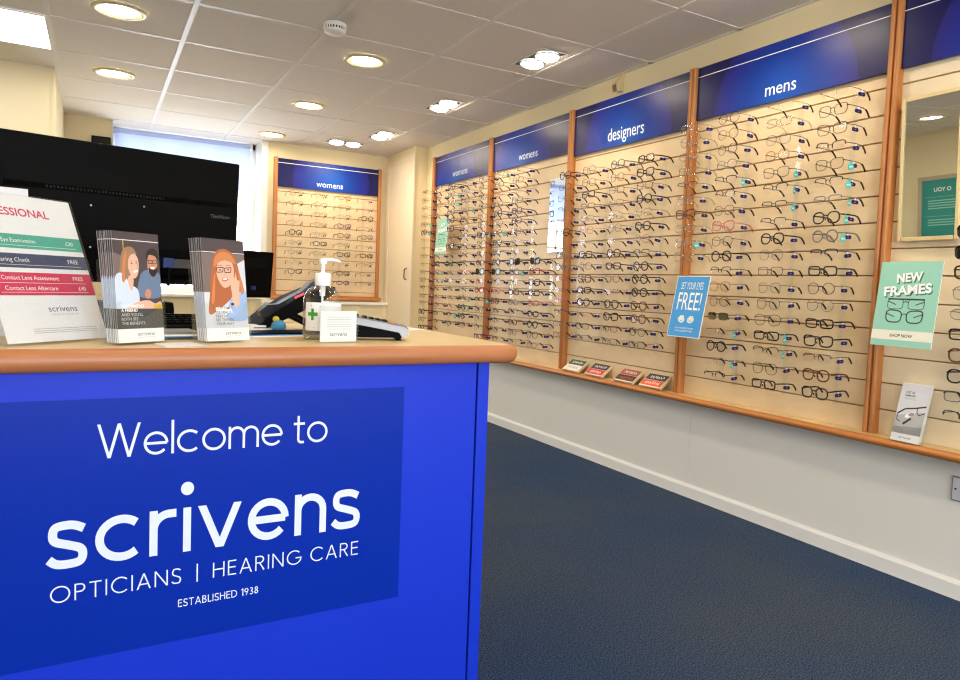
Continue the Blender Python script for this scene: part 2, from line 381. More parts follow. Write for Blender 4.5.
def twinspot(x,y,rot,label):
    t=thing('twin_spotlight',label,'ceiling light',(x,y,ZC-.0036),(0,0,rot),'rectangular twin spotlights')
    b=MB()
    b.box(-.076,-.070,-.158,.158,-.004,0,M['white']).box(.07,.076,-.158,.158,-.004,0,M['white']).box(-.07,.07,-.158,-.152,-.004,0,M['white']).box(-.07,.07,.152,.158,-.004,0,M['white'])
    b.build('bezel',t); MB().box(-.07,.07,-.152,.152,-.0015,-.0005,M['dgrey']).build('backplate',t)
    for s in (-1,1):
        q=MB(); a=.22; cx,cy=.004,s*.075; c,si=math.cos(a),math.sin(a)
        pr=[(.061,0),(.056,-.006),(.03,-.009),(.001,-.010)]; n=24; vs=[]; fs=[]
        for r_,z_ in pr:
            for k in range(n):
                u=r_*math.cos(2*PI*k/n); v=r_*math.sin(2*PI*k/n); vs.append((cx+u*c+z_*si,cy+v,-.014+z_*c-u*si*.5+.006))
        for i in range(3):
            for k in range(n): fs.append((i*n+k,i*n+(k+1)%n,(i+1)*n+(k+1)%n,(i+1)*n+k))
        q.add(vs,fs,M['spotlamp'],True); q.build('lamp',t)
        q=MB().tube([(cx+.065*math.cos(2*PI*k/24),cy+.065*math.sin(2*PI*k/24),-.007) for k in range(24)],.004,M['silver'],6,True).build('reflector_ring',t)
        li=bpy.data.lights.new('spot_beam','SPOT'); li.energy=SPOT_W; li.spot_size=math.radians(105); li.spot_blend=.9; li.shadow_soft_size=.06; li.color=(1,.83,.62)
        lo=link('spot_beam',li,t,(cx,cy,-.032)); dirv=Vector((.55,0,-1)).normalized(); lo.rotation_euler=dirv.to_track_quat('-Z','Y').to_euler()
    return t
SPOT_W=9
downlight(.086-1.2,3.835,'round recessed downlight over the left side, reflected in the gold-framed mirror')
for y,lab in ((3.235,'rectangular twin spotlight nearest the viewer, above the designers bay'),(4.435,'rectangular twin spotlight in the middle, above the womens bays'),(5.635,'rectangular twin spotlight near the corner cupboard')): twinspot(2.05,y,0,lab)
for y in (2.035,.835,-.365): twinspot(2.05,y,0,'rectangular twin spotlight above the mens bay, out of the picture')
twinspot(1.9,6.15,PI/2,'rectangular twin spotlight in front of the back wall display')
t=thing('light_panel','bright square light panel in the ceiling at the top left corner','ceiling light',(-.514,4.435,ZC-.004))
MB().box(-.297,.297,-.297,.297,-.002,0,M['panel_lamp']).build('diffuser',t)
MB().box(-.3,.3,-.3,-.285,-.004,0,M['white']).box(-.3,.3,.285,.3,-.004,0,M['white']).box(-.3,-.285,-.285,.285,-.004,0,M['white']).box(.285,.3,-.285,.285,-.004,0,M['white']).build('frame',t)
t=thing('smoke_detector','white round smoke detector on the ceiling','smoke detector',(.986,3.40,ZC-.0036))
MB().lathe([(.055,0),(.056,-.012),(.053,-.018)],M['white'],32).build('base',t)
k=MB().lathe([(.050,-.018),(.050,-.030)],M['dgrey'],32)
for i in range(24):
    a=2*PI*i/24; k.cyl((.051*math.cos(a),.051*math.sin(a),-.018),(.051*math.cos(a),.051*math.sin(a),-.030),.0035,.0035,M['white'],6)
k.build('vent',t)
MB().lathe([(.053,-.030),(.052,-.036),(.040,-.046),(.0005,-.048)],M['white'],32).build('cover',t)
t=thing('motion_sensor','small ivory motion sensor on the wall above the designers sign','sensor',(XW,3.19,2.20))
MB().box(-.014,0,-.025,.025,-.05,.045,M['pir'],.004).build('backplate',t)
MB().extr([(-.014,.03),(-.05,-.01),(-.042,-.055),(-.014,-.045)],-.021,.021,'y',M['pir']).build('body',t)
MB().extr([(-.0505,-.014),(-.053,-.02),(-.046,-.05),(-.0425,-.052)],-.015,.015,'y',M['pird']).build('lens',t)

# ------------------------------------------------------------------ display fittings
def slats(mb,lo,hi,z0,z1,face,axis,first=.612,sm='slat'):
    """slatwall with real grooves; face = front plane, thickness goes into the wall"""
    zs=[z0]+[first+.1*k for k in range(40) if z0+.02<first+.1*k<z1-.02]+[z1]
    for a,b in zip(zs[:-1],zs[1:]):
        za=a+(.0026 if a!=z0 else 0); zb=b-(.0026 if b!=z1 else 0)
        if axis=='y': mb.extr([(face+.0012,za),(face,za+.0012),(face,zb-.0012),(face+.0012,zb),(face+.012,zb),(face+.012,za)],lo,hi,'y',M[sm])
        else: mb.extr([(face+.0012,za),(face,za+.0012),(face,zb-.0012),(face+.0012,zb),(face+.012,zb),(face+.012,za)],lo,hi,'x',M['slat'])
    if axis=='y': mb.box(face+.012,face+.026,lo,hi,z0,z1,M['groove'])
    else: mb.box(lo,hi,face+.012,face+.026,z0,z1,M['groove'])
    return mb
bays=[('womens','the far womens bay',4,3,1.866),('womens','the womens bay beside designers',3,2,1.866),('designers','the designers bay',2,1,1.836),('mens','the mens bay',1,0,1.864)]
for nm,wh,ia,ib,zb in bays:
    y1=PY[ia]-.024; y0=PY[ib]+.024
    o=slats(MB(),y0,y1,.52,2.09,XS,'y').build('slatwall_panel'); tag(o,'grooved maple display board of '+wh,'display board',kind=None,group='grooved display boards on the right wall')
    t=thing('header_sign',{'mens':'blue header sign reading mens','designers':'blue header sign reading designers'}.get(nm,'blue header sign reading womens, '+('leftmost on the right wall' if ia==4 else 'second from the left on the right wall')),'sign',(XS-.018,(y0+y1)/2,0),(0,0,-PI/2),'blue header signs')
    hw=(y1-y0)/2-.002; hm=header_mat({'mens':.0,'designers':0}.get(nm,-.1),1.86,'royal_blue_header_'+str(ia))
    MB().box(-hw,hw,0,.012,zb,2.115,hm,.001).box(-hw+.1,-hw+.14,.012,.0175,zb+.05,2.05,M['dgrey']).box(hw-.14,hw-.1,.012,.0175,zb+.05,2.05,M['dgrey']).build('board',t)
    a=Art(-.0002); a.rect(M['white2'],-hw,hw,2.068,2.0715)
    # lettering centre: local x right = decreasing y
    ctr=(y0+y1)/2
    if nm=='mens': a.text(M['vinylw'],nm,ctr-2.138,1.893,.058,.157,bold=.004)
    elif nm=='designers': a.text(M['vinylw'],nm,ctr-3.227,1.872,.074,.305,bold=.004)
    elif ia==3: a.text(M['vinylw'],nm,ctr-4.209,1.899,.055,.242,bold=.002)
    else: a.text(M['vinylw'],nm,ctr-5.254,1.911,.055,.268,bold=.002)
    a.build('lettering',t)
# right-hand bay, cut by the picture edge
M['slat2']=mat('pale_cream_laminate',(236,222,192),.42,noise=(5,.22,(226,208,174),(1,1,2)))
o=slats(MB(),.58,PY[0]-.024,.52,2.09,XS,'y',sm='slat2').build('slatwall_panel'); tag(o,'grooved cream display board at the right edge, behind the mirror','display board',group='grooved display boards on the right wall')
t=thing('header_sign','plain blue header sign at the top right corner','sign',(XS-.018,1.066,0),(0,0,-PI/2),'blue header signs')
MB().box(-.48,.482,0,.012,1.864,2.115,header_mat(0,1.86,'royal_blue_header_0'),.001).box(-.38,-.34,.012,.0175,1.9,2.05,M['dgrey']).box(.34,.38,.012,.0175,1.9,2.05,M['dgrey']).build('board',t)
Art(-.0002).rect(M['white2'],-.48,.48,2.068,2.0715).build('stripe',t)
PLAB=['cherry wood post between the mens bay and the mirror','cherry wood post between the designers and mens bays','cherry wood post between the womens and designers bays','cherry wood post between the two womens bays','cherry wood post at the far left end of the right wall display']
def halfround(y0,y1,x,d,n=8):
    c=(y0+y1)/2; r=(y1-y0)/2
    return [(x-d*math.sin(PI*k/n)**.7,c-r*math.cos(PI*k/n)) for k in range(n+1)]
for y,lab in zip(PY,PLAB):
    mb=MB(); xb=XW
    for s in (-1,1):
        prof=halfround(min(y,y+s*.024),max(y,y+s*.024),XS-.010,.026)
        poly=[(xb,prof[0][1])]+prof+[(xb,prof[-1][1])]
        mb.extr(poly,.52,2.118,'z',M['post'])
    tag(mb.build('display_post'),lab,'post',group='cherry wood posts')
led=thing('display_ledge','long wooden ledge under the wall displays','ledge',(0,0,0))
MB().box(2.478,XW,-.4,5.70,.494,.52,M['ctop']).build('shelf_board',led)
n=[(2.4785,.489)]+[(2.4785-.021*math.sin(PI*k/8),.505-.016*math.cos(PI*k/8)) for k in range(1,8)]+[(2.4785,.521)]
MB().extr(n,-.4,5.70,'y',M['ledge'],True).build('nosing',led)
# back wall display
t=thing('wall_display','maple display with wooden frame on the back wall','display',(1.88,YB,0))
slats(MB(),-.475,.475,.875,1.93,-.026,'x').build('slat_panel',t)
MB().box(-.505,-.475,-.055,0,.845,2.115,M['post'],.006).build('side_post',t)
MB().box(.475,.505,-.055,0,.845,2.115,M['post'],.006).build('side_post',t)
MB().box(-.515,.525,-.075,0,.838,.872,M['ledge'],.008).build('bottom_rail',t)
t=thing('header_sign','blue header sign reading womens on the back wall display','sign',(1.88,YB-.045,0),(0,0,0),'blue header signs')
MB().box(-.473,.473,0,.012,1.853,2.105,header_mat(.02,1.94,'royal_blue_header_back'),.001).box(-.3,-.26,.012,.018,1.88,2.05,M['dgrey']).box(.26,.3,.012,.018,1.88,2.05,M['dgrey']).build('board',t)
a=Art(-.0002); a.rect(M['white2'],-.473,.473,2.063,2.068); a.text(M['vinylw'],'womens',-.125,1.884,.055,.25,bold=.0); a.build('lettering',t)

# mirrors
t=thing('wall_mirror','rectangular mirror in a pale gold frame right of the last post','mirror',(2.518,1.398,1.49),(0,-math.radians(3.0),-math.radians(2.65)))
MIR=t
mh,mw=.254,.104
MB().box(.001,.004,-mw+.01,mw-.01,-mh+.012,mh-.012,M['mirror']).build('mirror_glass',t)
MB().box(-.004,.012,-mw-.002,-mw+.009,-mh,mh,M['gold'],.002).box(-.004,.012,mw-.009,mw+.002,-mh,mh,M['gold'],.002).box(-.004,.012,-mw+.012,mw-.012,-mh,-mh+.014,M['gold'],.002).box(-.004,.012,-mw+.012,mw-.012,mh-.014,mh,M['gold'],.002).build('frame',t)
t=thing('strip_mirror','narrow frameless mirror on the womens bay beside the designers post','mirror',(2.542,3.728,1.49))
MB().box(0,.004,-.083,.083,-.235,.235,M['mirror']).build('mirror_glass',t)
MB().box(.004,.011,-.075,.075,-.225,.225,M['dgrey']).build('backing',t)
# framed poster on the left wall, seen reversed in the mirror
t=thing('framed_poster','teal framed poster reflected in the gold-framed mirror','poster',(XL,4.19,1.31),(0,0,PI/2))
POST=t
MB().box(-.36,.36,-.02,0,-.5,-.46,M['silverf']).box(-.36,.36,-.02,0,.46,.5,M['silverf']).box(-.36,-.32,-.02,0,-.46,.46,M['silverf']).box(.32,.36,-.02,0,-.46,.46,M['silverf']).build('frame',t)
a=Art(-.008); tl2=mat('deep_teal_print',(36,146,140),.5); a.rect(tl2,-.32,.32,-.46,.46)
a.text(M['white2'],'O YOU',.20,.345,.04,align='r',bold=.02)
for z in (.29,.10): a.rect(M['mint'],-.29,.30,z,z+.003)
for z,wd in ((.25,.42),(.225,.45),(.20,.40),(.175,.44),(.06,.46),(.035,.4),(.01,.44)) if True else ((.14,.42),(.115,.45),(.09,.40),(.065,.44),(-.06,.46),(-.085,.4),(-.11,.44),(-.19,.4),(-.215,.43),(-.24,.42),(-.3,.42),(-.33,.4)): a.rect(M['mint'],.26-wd,.26,z,z+.010)
a.build('print',t)

# ------------------------------------------------------------------ spectacles
def mcol(n,c,r=.3,metal=0): return mat(n,c,r,metal)
GC=dict(blk=('black',mcol('black_acetate',(14,14,16),.22)),gun=('gunmetal',mcol('gunmetal_wire',(44,44,48),.3,.6)),sil=('silver',mcol('silver_wire',(128,128,130),.28,.8)),gold=('gold',mcol('gold_wire',(150,112,56),.28,.8)),
 tort=('tortoiseshell',mat('tortoiseshell_acetate',(58,30,16),.25,noise=(160,.12,(128,70,28),(1,1,1)))),brn=('brown',mcol('brown_acetate',(104,58,36),.3)),clr=('crystal',None),gry=('grey',mcol('smoke_grey_acetate',(120,116,114),.3)),
 red=('red',mcol('red_acetate',(150,30,34),.3)),pink=('rose pink',mcol('rose_pink_acetate',(200,120,116),.3)),blu=('navy blue',mcol('navy_acetate',(28,36,84),.3)),grn=('dark green',mcol('bottle_green_acetate',(26,58,50),.3)),pur=('purple',mcol('purple_acetate',(90,40,84),.3)),org=('orange',mcol('orange_acetate',(214,110,40),.3)))
GC['clr']=('crystal',clear('crystal_acetate',(238,236,231),.10,.15,.30))
SHAPES=dict(rnd=(.046,.0435,2.0,0,0,'round'),pan=(.047,.042,2.5,.06,0,'panto'),rec=(.051,.033,4.2,.02,0,'rectangular'),way=(.051,.040,3.2,.12,.002,'square'),avi=(.054,.046,2.4,.16,0,'aviator'),cat=(.052,.038,3.0,.10,.006,'cat-eye'),nar=(.050,.027,3.6,0,0,'narrow'),ovl=(.050,.034,2.2,0,0,'oval'))
def outline(shape,n=22):
    w,h,e,tp,ups,_=SHAPES[shape]; pts=[]
    for k in range(n):
        t=2*PI*k/n+.02; c,s=math.cos(t),math.sin(t)
        x=w/2*math.copysign(abs(c)**(2/e),c); z=h/2*math.copysign(abs(s)**(2/e),s)
        x*=1+tp*(z/(h/2))*.5; z+=ups*(x/(w/2))*(1 if z>0 else .3)
        pts.append((x,z))
    return pts          # x>0 is the outer side
_gm={}
TX=.138
def glasses_meshes(style,shape,col,sun=False,lensmat=None):
    key=(style,shape,col,sun,lensmat)
    if key in _gm: return _gm[key]
    fm=GC[col][1]; w,h=SHAPES[shape][:2]; dbl=.017; cx=dbl/2+w/2; hw=dbl/2+w
    rr={'F':.0024,'M':.0012,'S':.0012,'R':.0009}[style]
    if sun: rr=.0028
    metalc=fm if style=='F' else GC['gold'][1] if col in('gold','brn','tort','org') else GC['sil'][1] if col in ('gun','sil','clr','gry') else fm
    pts=outline(shape)
    def P(x,z): return (.0+ (x/.07)**2*.006, x, z)     # local: x into the wall, y across, z up; wraps back at the sides
    out={}
    fr=MB()
    for s in (1,-1):
        ring=[P(s*(cx+a),b) for a,b in pts]
        if style in 'FM': fr.tube(ring,rr,fm,5 if style=='M' else 6,True,ry=rr*(1.25 if style=='F' else 1))
        elif style=='S':
            top=[(a,b) for a,b in pts if b>-h*.12]; top.sort(key=lambda q:q[0]); fr.tube([P(s*(cx+a),b) for a,b in top],rr*1.5,fm,5)
        zt=h*.24
        if style!='R': fr.tube([P(s*(hw-.003),zt),P(s*(hw+.003),zt),(.010,s*(hw+.0045),zt)],max(rr,.0016),fm,5)
        fr.tube([P(s*(dbl/2+.001),-.004 if style!='R' else h*.14-.002),(.007,s*(dbl/2-.0015),-.006)],.0008,fm,4)
        fr.tube([(.0065,s*(dbl/2-.001),-.002),(.008,s*(dbl/2-.002),-.010)],.0022,M['lens'] if style!='F' else fm,5)
    bz=h*.14
    fr.tube([P(-dbl/2-.0012,bz-.002),P(-dbl/4,bz+.003),P(0,bz+.0042),P(dbl/4,bz+.003),P(dbl/2+.0012,bz-.002)],max(rr,.0013),fm,5)
    if shape=='avi' : fr.tube([P(-dbl/2-.006,h*.40),P(0,h*.42),P(dbl/2+.006,h*.40)],rr,fm,5)
    out['front']=fr
    lm=lensmat or (M['sunlens'] if sun else M['lens'])
    for s,nm in ((1,'L'),(-1,'R')):
        l=MB(); q=[(cx+a*.985,b*.985) for a,b in pts]; n=len(q)
        v=[P(s*a,b) for a,b in q]; v=[(x-.0006,y,z) for x,y,z in v]; c=[(x+.0012,y,z) for x,y,z in v]
        l.add(v+c,[list(range(n)),[n+k for k in range(n)][::-1]]+[(k,(k+1)%n,n+(k+1)%n,n+k) for k in range(n)],lm); out['lens'+nm]=l
        tp=MB(); zt=h*.24; y=s*(hw+.0045); thick={'F':.0014,'M':.0008,'S':.0008,'R':.0007}[style]; tall={'F':.0026,'M':.0013,'S':.0014,'R':.001}[style]
        path=[(.010,y,zt),(.045,y+s*.0015,zt+.0005),(.085,y+s*.001,zt),(.104,y,zt-.003)]
        tip=[(.1035,y,zt-.0028),(.113,y-s*.001,zt-.0085),(.123,y-s*.002,zt-.0175),(.1305,y-s*.003,zt-.027)]
        def rib(pth,th,tl,m):
            vs=[];fs=[]
            for i,p in enumerate(pth):
                a=Vector(pth[min(i+1,len(pth)-1)])-Vector(pth[max(i-1,0)]); a.normalize(); nrm=Vector((-a.z,0,a.x))
                for u,vv in ((1,1),(1,-1),(-1,-1),(-1,1)): vs.append(Vector(p)+nrm*tl*u+Vector((0,1,0))*th*vv)
            for i in range(len(pth)-1):
                for k in range(4): fs.append((i*4+k,i*4+(k+1)%4,i*4+4+(k+1)%4,i*4+4+k))
            fs+= [(0,1,2,3),tuple(len(vs)-4+k for k in (3,2,1,0))]; tp.add(vs,fs,m)
        if style=='R': tp.tube([P(s*(hw-.005),zt),P(s*(hw+.003),zt),(.0105,s*(hw+.0045),zt)],.0012,metalc,5)
        rib(path,thick,tall,metalc); rib(tip,max(thick,.0016),max(tall*.95,.0030),GC['blk'][1] if style!='F' else fm); out['temple'+nm]=tp
    _gm[key]={k:(v,None) for k,v in out.items()}
    # bake to meshes once
    res={}
    for k,v in out.items():
        o=v.build(k); res[k]=o.data; bpy.data.objects.remove(o)
    res['hw']=hw; res['h']=h
    _gm[key]=res; return res
_tagmesh={}
def tagmesh(kind):
    if kind in _tagmesh: return _tagmesh[kind]
    b=MB()
    if kind=='price':
        n=6; pts=[]
        for cxx,a0 in ((.0125,-PI/2),(-.0125,PI/2)):
            for k in range(n+1): a=a0+PI*k/n; pts.append((cxx+.0068*math.cos(a),.0068*math.sin(a)))
        b.extr(pts,-.0012,.0012,'y',M['navytag']); b.box(-.0045,.0045,-.0015,.0015,-.0013,.0013,mat('lilac_print',(150,140,200),.6))
        b.box(-.0022,.0022,-.0016,.0016,.007,.0175,M['white2'])
    else:
        pts=[(.012*math.cos(2*PI*k/18),-.024+.0135*math.sin(2*PI*k/18)) for k in range(18)]
        b.extr(pts,-.0008,.0008,'y',M['tealtag']); b.extr([(-.003,-.013),(.003,-.013),(.0015,.002),(-.0015,.002)],-.0007,.0007,'y',M['tealtag'])
        vs,fs=text2d('NEW',.02); x0=min(v[0] for v in vs);x1=max(v[0] for v in vs); k=.017/(x1-x0)
        b.add([((v[0]-x0)*k-.0085,-.001,-.0275+v[1]*k*1.25) for v in vs],fs,M['white2'])
    o=b.build(kind); me=o.data; bpy.data.objects.remove(o); _tagmesh[kind]=me; return me
ORD=['','first','second','third','fourth','fifth','sixth','seventh','eighth','ninth','tenth','eleventh','twelfth','thirteenth','fourteenth','fifteenth','sixteenth','seventeenth','eighteenth']
NG=0
def put_glasses(spec,loc,rotz,where,c,r,group):
    """one pair: front, two lenses, two temples, price tag, sometimes a turquoise swing tag"""
    global NG
    p=spec.split(); style,shape,col=p[:3]; fl=p[3:] ; sun='sun' in fl
    me=glasses_meshes(style,shape,col,sun,M['greenlens'] if 'gl' in fl else None)
    cn=GC[col][0]; sn=SHAPES[shape][5]
    st={'F':'','M':'thin','S':'half-rim','R':'rimless'}[style]
    if style=='R': desc=f'rimless {sn}'
    elif style=='F': desc=f'{cn} {sn}'
    else: desc=f'{st} {cn}'
    nm='sunglasses' if sun else 'eyeglasses'
    if sun: desc='dark'
    pos=f'{ORD[c]} column from left' if c else 'column at right edge'
    lab=f'{desc} {nm if sun else "glasses"}, {where}, {pos}, {ORD[r]} row down'
    t=thing(nm,lab,'glasses',loc,(0,random.uniform(-.035,.035),rotz+random.uniform(-.06,.06)),group)
    parts=[('frame_front','front'),('lens','lensL'),('lens','lensR'),('temple','templeL'),('temple','templeR')]
    for n,k in parts: link(n,me[k],t)
    hw,h=me['hw'],me['h']
    if 'nt' not in fl:
        o=link('price_tag',tagmesh('price'),t,(.062+random.uniform(-.012,.014),-(hw+.0045),h*.24-.0155),(0,random.uniform(-.12,.12),0)); o['label']='small navy price tag'
    if 't' in fl:
        o=link('swing_tag',tagmesh('new'),t,(.030+random.uniform(-.006,.008),-(hw+.0075),h*.24+.002),(0,random.uniform(-.25,.25),random.uniform(-.4,.4))); o['label']='turquoise swing tag reading NEW'
    NG+=1
    return t
XF=2.41
ROWZ=[1.796-.0673*k for k in range(18)]
# rails: one clear strip per column with a nose rest per row
_rest=None
def rest_mesh():
    global _rest
    if _rest is None:
        b=MB().extr([(.0,-.010),(.0,-.0125),(.120,-.016),(.130,-.016),(.130,-.013),(.012,-.0095)],-.0026,.0026,'y',M['acrylic'])
        b.extr([(.0055,-.0115),(.0055,.0035),(.0085,.0035),(.0085,-.0115)],-.0026,.0026,'y',M['acrylic'])
        o=b.build('nose_rest'); _rest=o.data; bpy.data.objects.remove(o)
    return _rest
def rail(base,rotz,zs,label,group):
    t=thing('display_rail',label,'display rail',(base[0],base[1],0),(0,0,rotz),group)
    MB().box(.130,.1415,-.008,.008,min(zs)-.05,max(zs)+.02,M['acrylic']).build('backplate',t)
    for z in zs: link('nose_rest',rest_mesh(),t,(0,0,z))
def column(specs,zs,y,where,c,group,r0=1,x=XF):
    used=[]
    for i,(sp,z) in enumerate(zip(specs,zs)):
        if not sp: continue
        put_glasses(sp,(x,y+random.uniform(-.0012,.0012),z+random.uniform(-.001,.0025)),0,where,c,r0+i,group); used.append(z)
    rail((x,y),0,used,f'clear acrylic rail in {where}, '+(f'{ORD[c]} column from left' if c else 'column at right edge'),'clear acrylic glasses rails')
mens=[
 ['F rec clr','F pan clr','F rec clr','F way clr','S rec gun','F pan clr','F way tort','F rec clr','F pan clr t','F rnd clr'],
 ['M rnd gun','M rnd gold','M rnd gun','M pan sil','S rec gun t','S pan gun','M pan brn','F way pink','M pan gun','F rnd blk','S way blk','M pan gold','M pan gun','S rec grn gl','R rec clr t','F rnd gun','R rec clr t','S rec blk'],
 ['R rec clr','F rec clr','M pan sil','M pan gold','M way gun t','S way gun t','S rec gun t','S rec blk','F pan blk','M pan gry','M rec gun','M pan sil','M pan grn','M avi gun','F rec blk t','S way blk t','M avi gun','F rec blk'],
 ['R ovl clr','M way gun','M way gun','S way gun','M way gun t','S rec gun t','S rec sil t','F pan blk t','F rnd gry t','S rec blk','F rec gun','M rnd gun','M rnd sil','F rec blk','F way blk','S rec brn','F pan tort','F pan blk']]
desg=[
 ['F pan blk','M rec tort','M rec brn','S rec sil','M pan pink','F way blk','R ovl pink','F pan gry','F pan gry','M rec red','R rec clr','M nar pink','S rec gun','M rec sil','M rec gold'],
 ['M pan gun','M pan brn','F rec blk','S rec tort','M rec sil','M pan pink','R rec clr','F rec blk','M pan brn','F pan tort','F rec blk','F rnd blk','R rec red','M rec grn','M rec sil'],
 ['F pan gry','M pan brn','M rec gun','M rec sil','F rec clr','M pan sil','R rec clr','F pan blk','F rec blk','M pan gun','R rec clr','F pan blk','F way blk','M rec brn','M rec gun'],
 ['F rec blk','F way blk','M rec gun','F pan blk','F rec clr','F pan blk','M pan gry','S rec blk','F rnd blk','F rnd blk','F rnd gun','F pan tort','F pan brn','M pan gun','M rec gun']]
rw=random.Random(11)
def wspec():
    st=rw.choices('FMSR',(38,34,16,12))[0]
    return f"{st} {rw.choice(['ovl','cat','pan','rec','way','rnd','ovl'])} {rw.choices(['blk','gun','sil','gold','tort','brn','clr','red','pink','blu','grn','pur','org'],(22,16,8,8,10,10,6,5,8,6,3,6,2))[0]}"+(' t' if rw.random()<.06 else '')
w2=[[wspec() for _ in range(18)] for _ in range(4)]
w1=[[wspec() for _ in range(18)] for _ in range(4)]
w2[2][9]='F way blk sun'; w2[3][9]='F way blk sun'; w2[0][10]='F way blk sun'; w2[1][10]='F way blk sun'
w2[3][:9]=[None]*9
w2[3][10]='F way red'; w2[3][11]='F way blk'; w2[3][12]='F rec blk'; w2[2][12]='F rec gun'
w1[1][4:8]=[None]*4
for c in (1,2,3): w1[c][17]=None
for (c,r) in ((0,4),(0,5),(1,10),(2,1),(2,2),(1,11)):
    if w1[c][r] and not w1[c][r].endswith(' t'): w1[c][r]+=' t'
for c,(sp,off) in enumerate(zip(mens,(.14,.375,.642,.883))): column(sp,ROWZ,2.597-off,'mens bay',c+1,'glasses in the mens bay')
for c,(sp,off) in enumerate(zip(desg,(.159,.393,.644,.866))): column(sp,[1.695-.0679*k for k in range(15)],3.62-off,'designers bay',c+1,'glasses in the designers bay')
for c,(sp,off) in enumerate(zip(w2,(.155,.39,.64,.89))): column(sp,ROWZ,4.646-off,'right-hand womens bay',c+1,'glasses in the right-hand womens bay')
for c,(sp,off) in enumerate(zip(w1,(.145,.41,.66,.90))): column(sp,ROWZ,5.67-off,'left-hand womens bay',c+1,'glasses in the left-hand womens bay')
column(['F way blk sun','F way blk sun','F way blk','M pan sil','M ovl sil','F rec blk','F pan tort','F pan blk','M rec gun','S way grn'],[1.25-.0668*k for k in range(10)],1.178,'below the gold-framed mirror',0,'glasses below the gold-framed mirror')
bk=[[wspec().removesuffix(' t') for _ in range(10)] for _ in range(4)]
for c in range(4):
    for r in range(10):
        if rw.random()<.55: bk[c][r]=rw.choice(['R ovl gold','M ovl sil','M rec gold','S rec sil','R rec gun'])
bk[0][4]='F pan blk'; bk[2][3]='F cat pur'; bk[3][6]='F rec blk'; bk[2][4]='F way brn'; bk[3][4]='F pan gry'; bk[1][5]='F rec blk'; bk[2][9]='F ovl pur'; bk[0][8]='F cat tort'; bk[2][8]='F rec brn'; bk[0][9]=None
for c in range(4):
    X=1.545+.222*c; zs=[]
    for r in range(10):
        z=1.79-.0875*r
        if bk[c][r]:
            put_glasses(bk[c][r],(X,YB-.175,z),PI/2,'back wall bay',c+1,r+1,'glasses on the back wall display'); zs.append(z)
    rail((X,YB-.175),PI/2,zs,f'clear acrylic rail on the back wall bay, {ORD[c+1]} column from left','clear acrylic glasses rails')

# ------------------------------------------------------------------ posters and leaflets on the right wall
def poster(name,label,x,y,z,lean,w,h,art,cat='poster',backstrut=True,rz=-PI/2):
    t=thing(name,label,cat,(x,y,z),(-lean,0,rz))
    MB().box(-w/2,w/2,0,.003,0,h,M['white2']).build('card',t)
    a=Art(-.0001); art(a); a.build('print',t)
    if backstrut:
        L=min(.13,XS-x-.012)
        MB().box(-.012,.012,.003,L-.035,h*.5,h*.5+.003,M['acrylic']).build('hook',t)
    return t
def spec_print(a,m,cx,cz,s,shape,bar=False):
    pts=outline(shape,26); w=SHAPES[shape][0]
    for q in (-1,1):
        o=[(cx+q*(.0085+w/2+p[0])*s,cz+p[1]*s) for p in pts]; a.line(m,o+[o[0]],.0040*s if not bar else .0022*s)
        a.line(m,[(cx+q*(.0085+w)*s,cz+.009*s),(cx+q*(.0085+w*.45)*s,cz-.002*s)],.003*s)
    a.line(m,[(cx-.010*s,cz+.006*s),(cx,cz+.009*s),(cx+.010*s,cz+.006*s)],.0028*s)
    if bar: a.line(m,[(cx-.060*s,cz+.0165*s),(cx+.060*s,cz+.0165*s)],.005*s)
def art_new(a,w=.21,h=.297):
    a.rect(M['mint'],-w/2,w/2,0,h)
    for dx,dz,m in ((.0048,-.0050,M['mintd']),(.0034,-.0036,M['mintd']),(.0018,-.0018,M['mintd']),(0,0,M['white2'])):
        a.text(m,'NEW',.002+dx,.228+dz,.031,.088,'c',bold=.035,rot=.10); a.text(m,'FRAMES',.0+dx,.183+dz,.033,.162,'c',bold=.035,rot=.10)
    spec_print(a,M['charcoal'],0,.148,1.05,'rec',True); spec_print(a,M['dark'],0,.105,1.05,'way')
    a.rect(M['cream2'],-w/2,w/2,.022,.056); a.text(M['charcoal'],'SHOP NOW',0,.033,.011,.078,'c',bold=.02)
poster('hanging_poster','mint green poster reading NEW FRAMES, in front of the last wooden post',2.39,1.385,.862,math.radians(8),.21,.297,art_new)
poster('hanging_poster','mint green poster hanging among the glasses of the far womens bay',2.455,5.285,1.272,math.radians(6),.21,.297,art_new)
def art_free(a,w=.21,h=.297):
    a.rect(M['sky'],-w/2+.003,w/2-.003,.003,h-.003)
    a.text(M['white2'],'SET YOUR EYES',0,.232,.036,.142,'c',bold=-.004); a.text(M['white2'],'FREE!',0,.132,.090,.150,'c',bold=.0)
    for s in (-1,1):
        a.ell(M['eyew'],s*.03,.085,.022,.016,s*.2)
        for q in (-1,1): a.ell(M['white2'],s*.03+q*.007+.002,.097,.006,.008); a.ell(M['charcoal'],s*.03+q*.007+.003,.096,.002,.003)
        a.line(M['charcoal'],[(s*.03-.008,.081),(s*.03,.077),(s*.03+.008,.081)],.0016)
    a.text(M['white2'],'BOOK YOUR FREE CONTACT',0,.040,.0075,.115,'c'); a.text(M['white2'],'LENS ASSESSMENT TODAY',0,.026,.0075,.112,'c')
poster('hanging_poster','bright blue poster reading SET YOUR EYES FREE, in front of a wooden post',2.405,2.426,.812,math.radians(11),.21,.297,art_free)

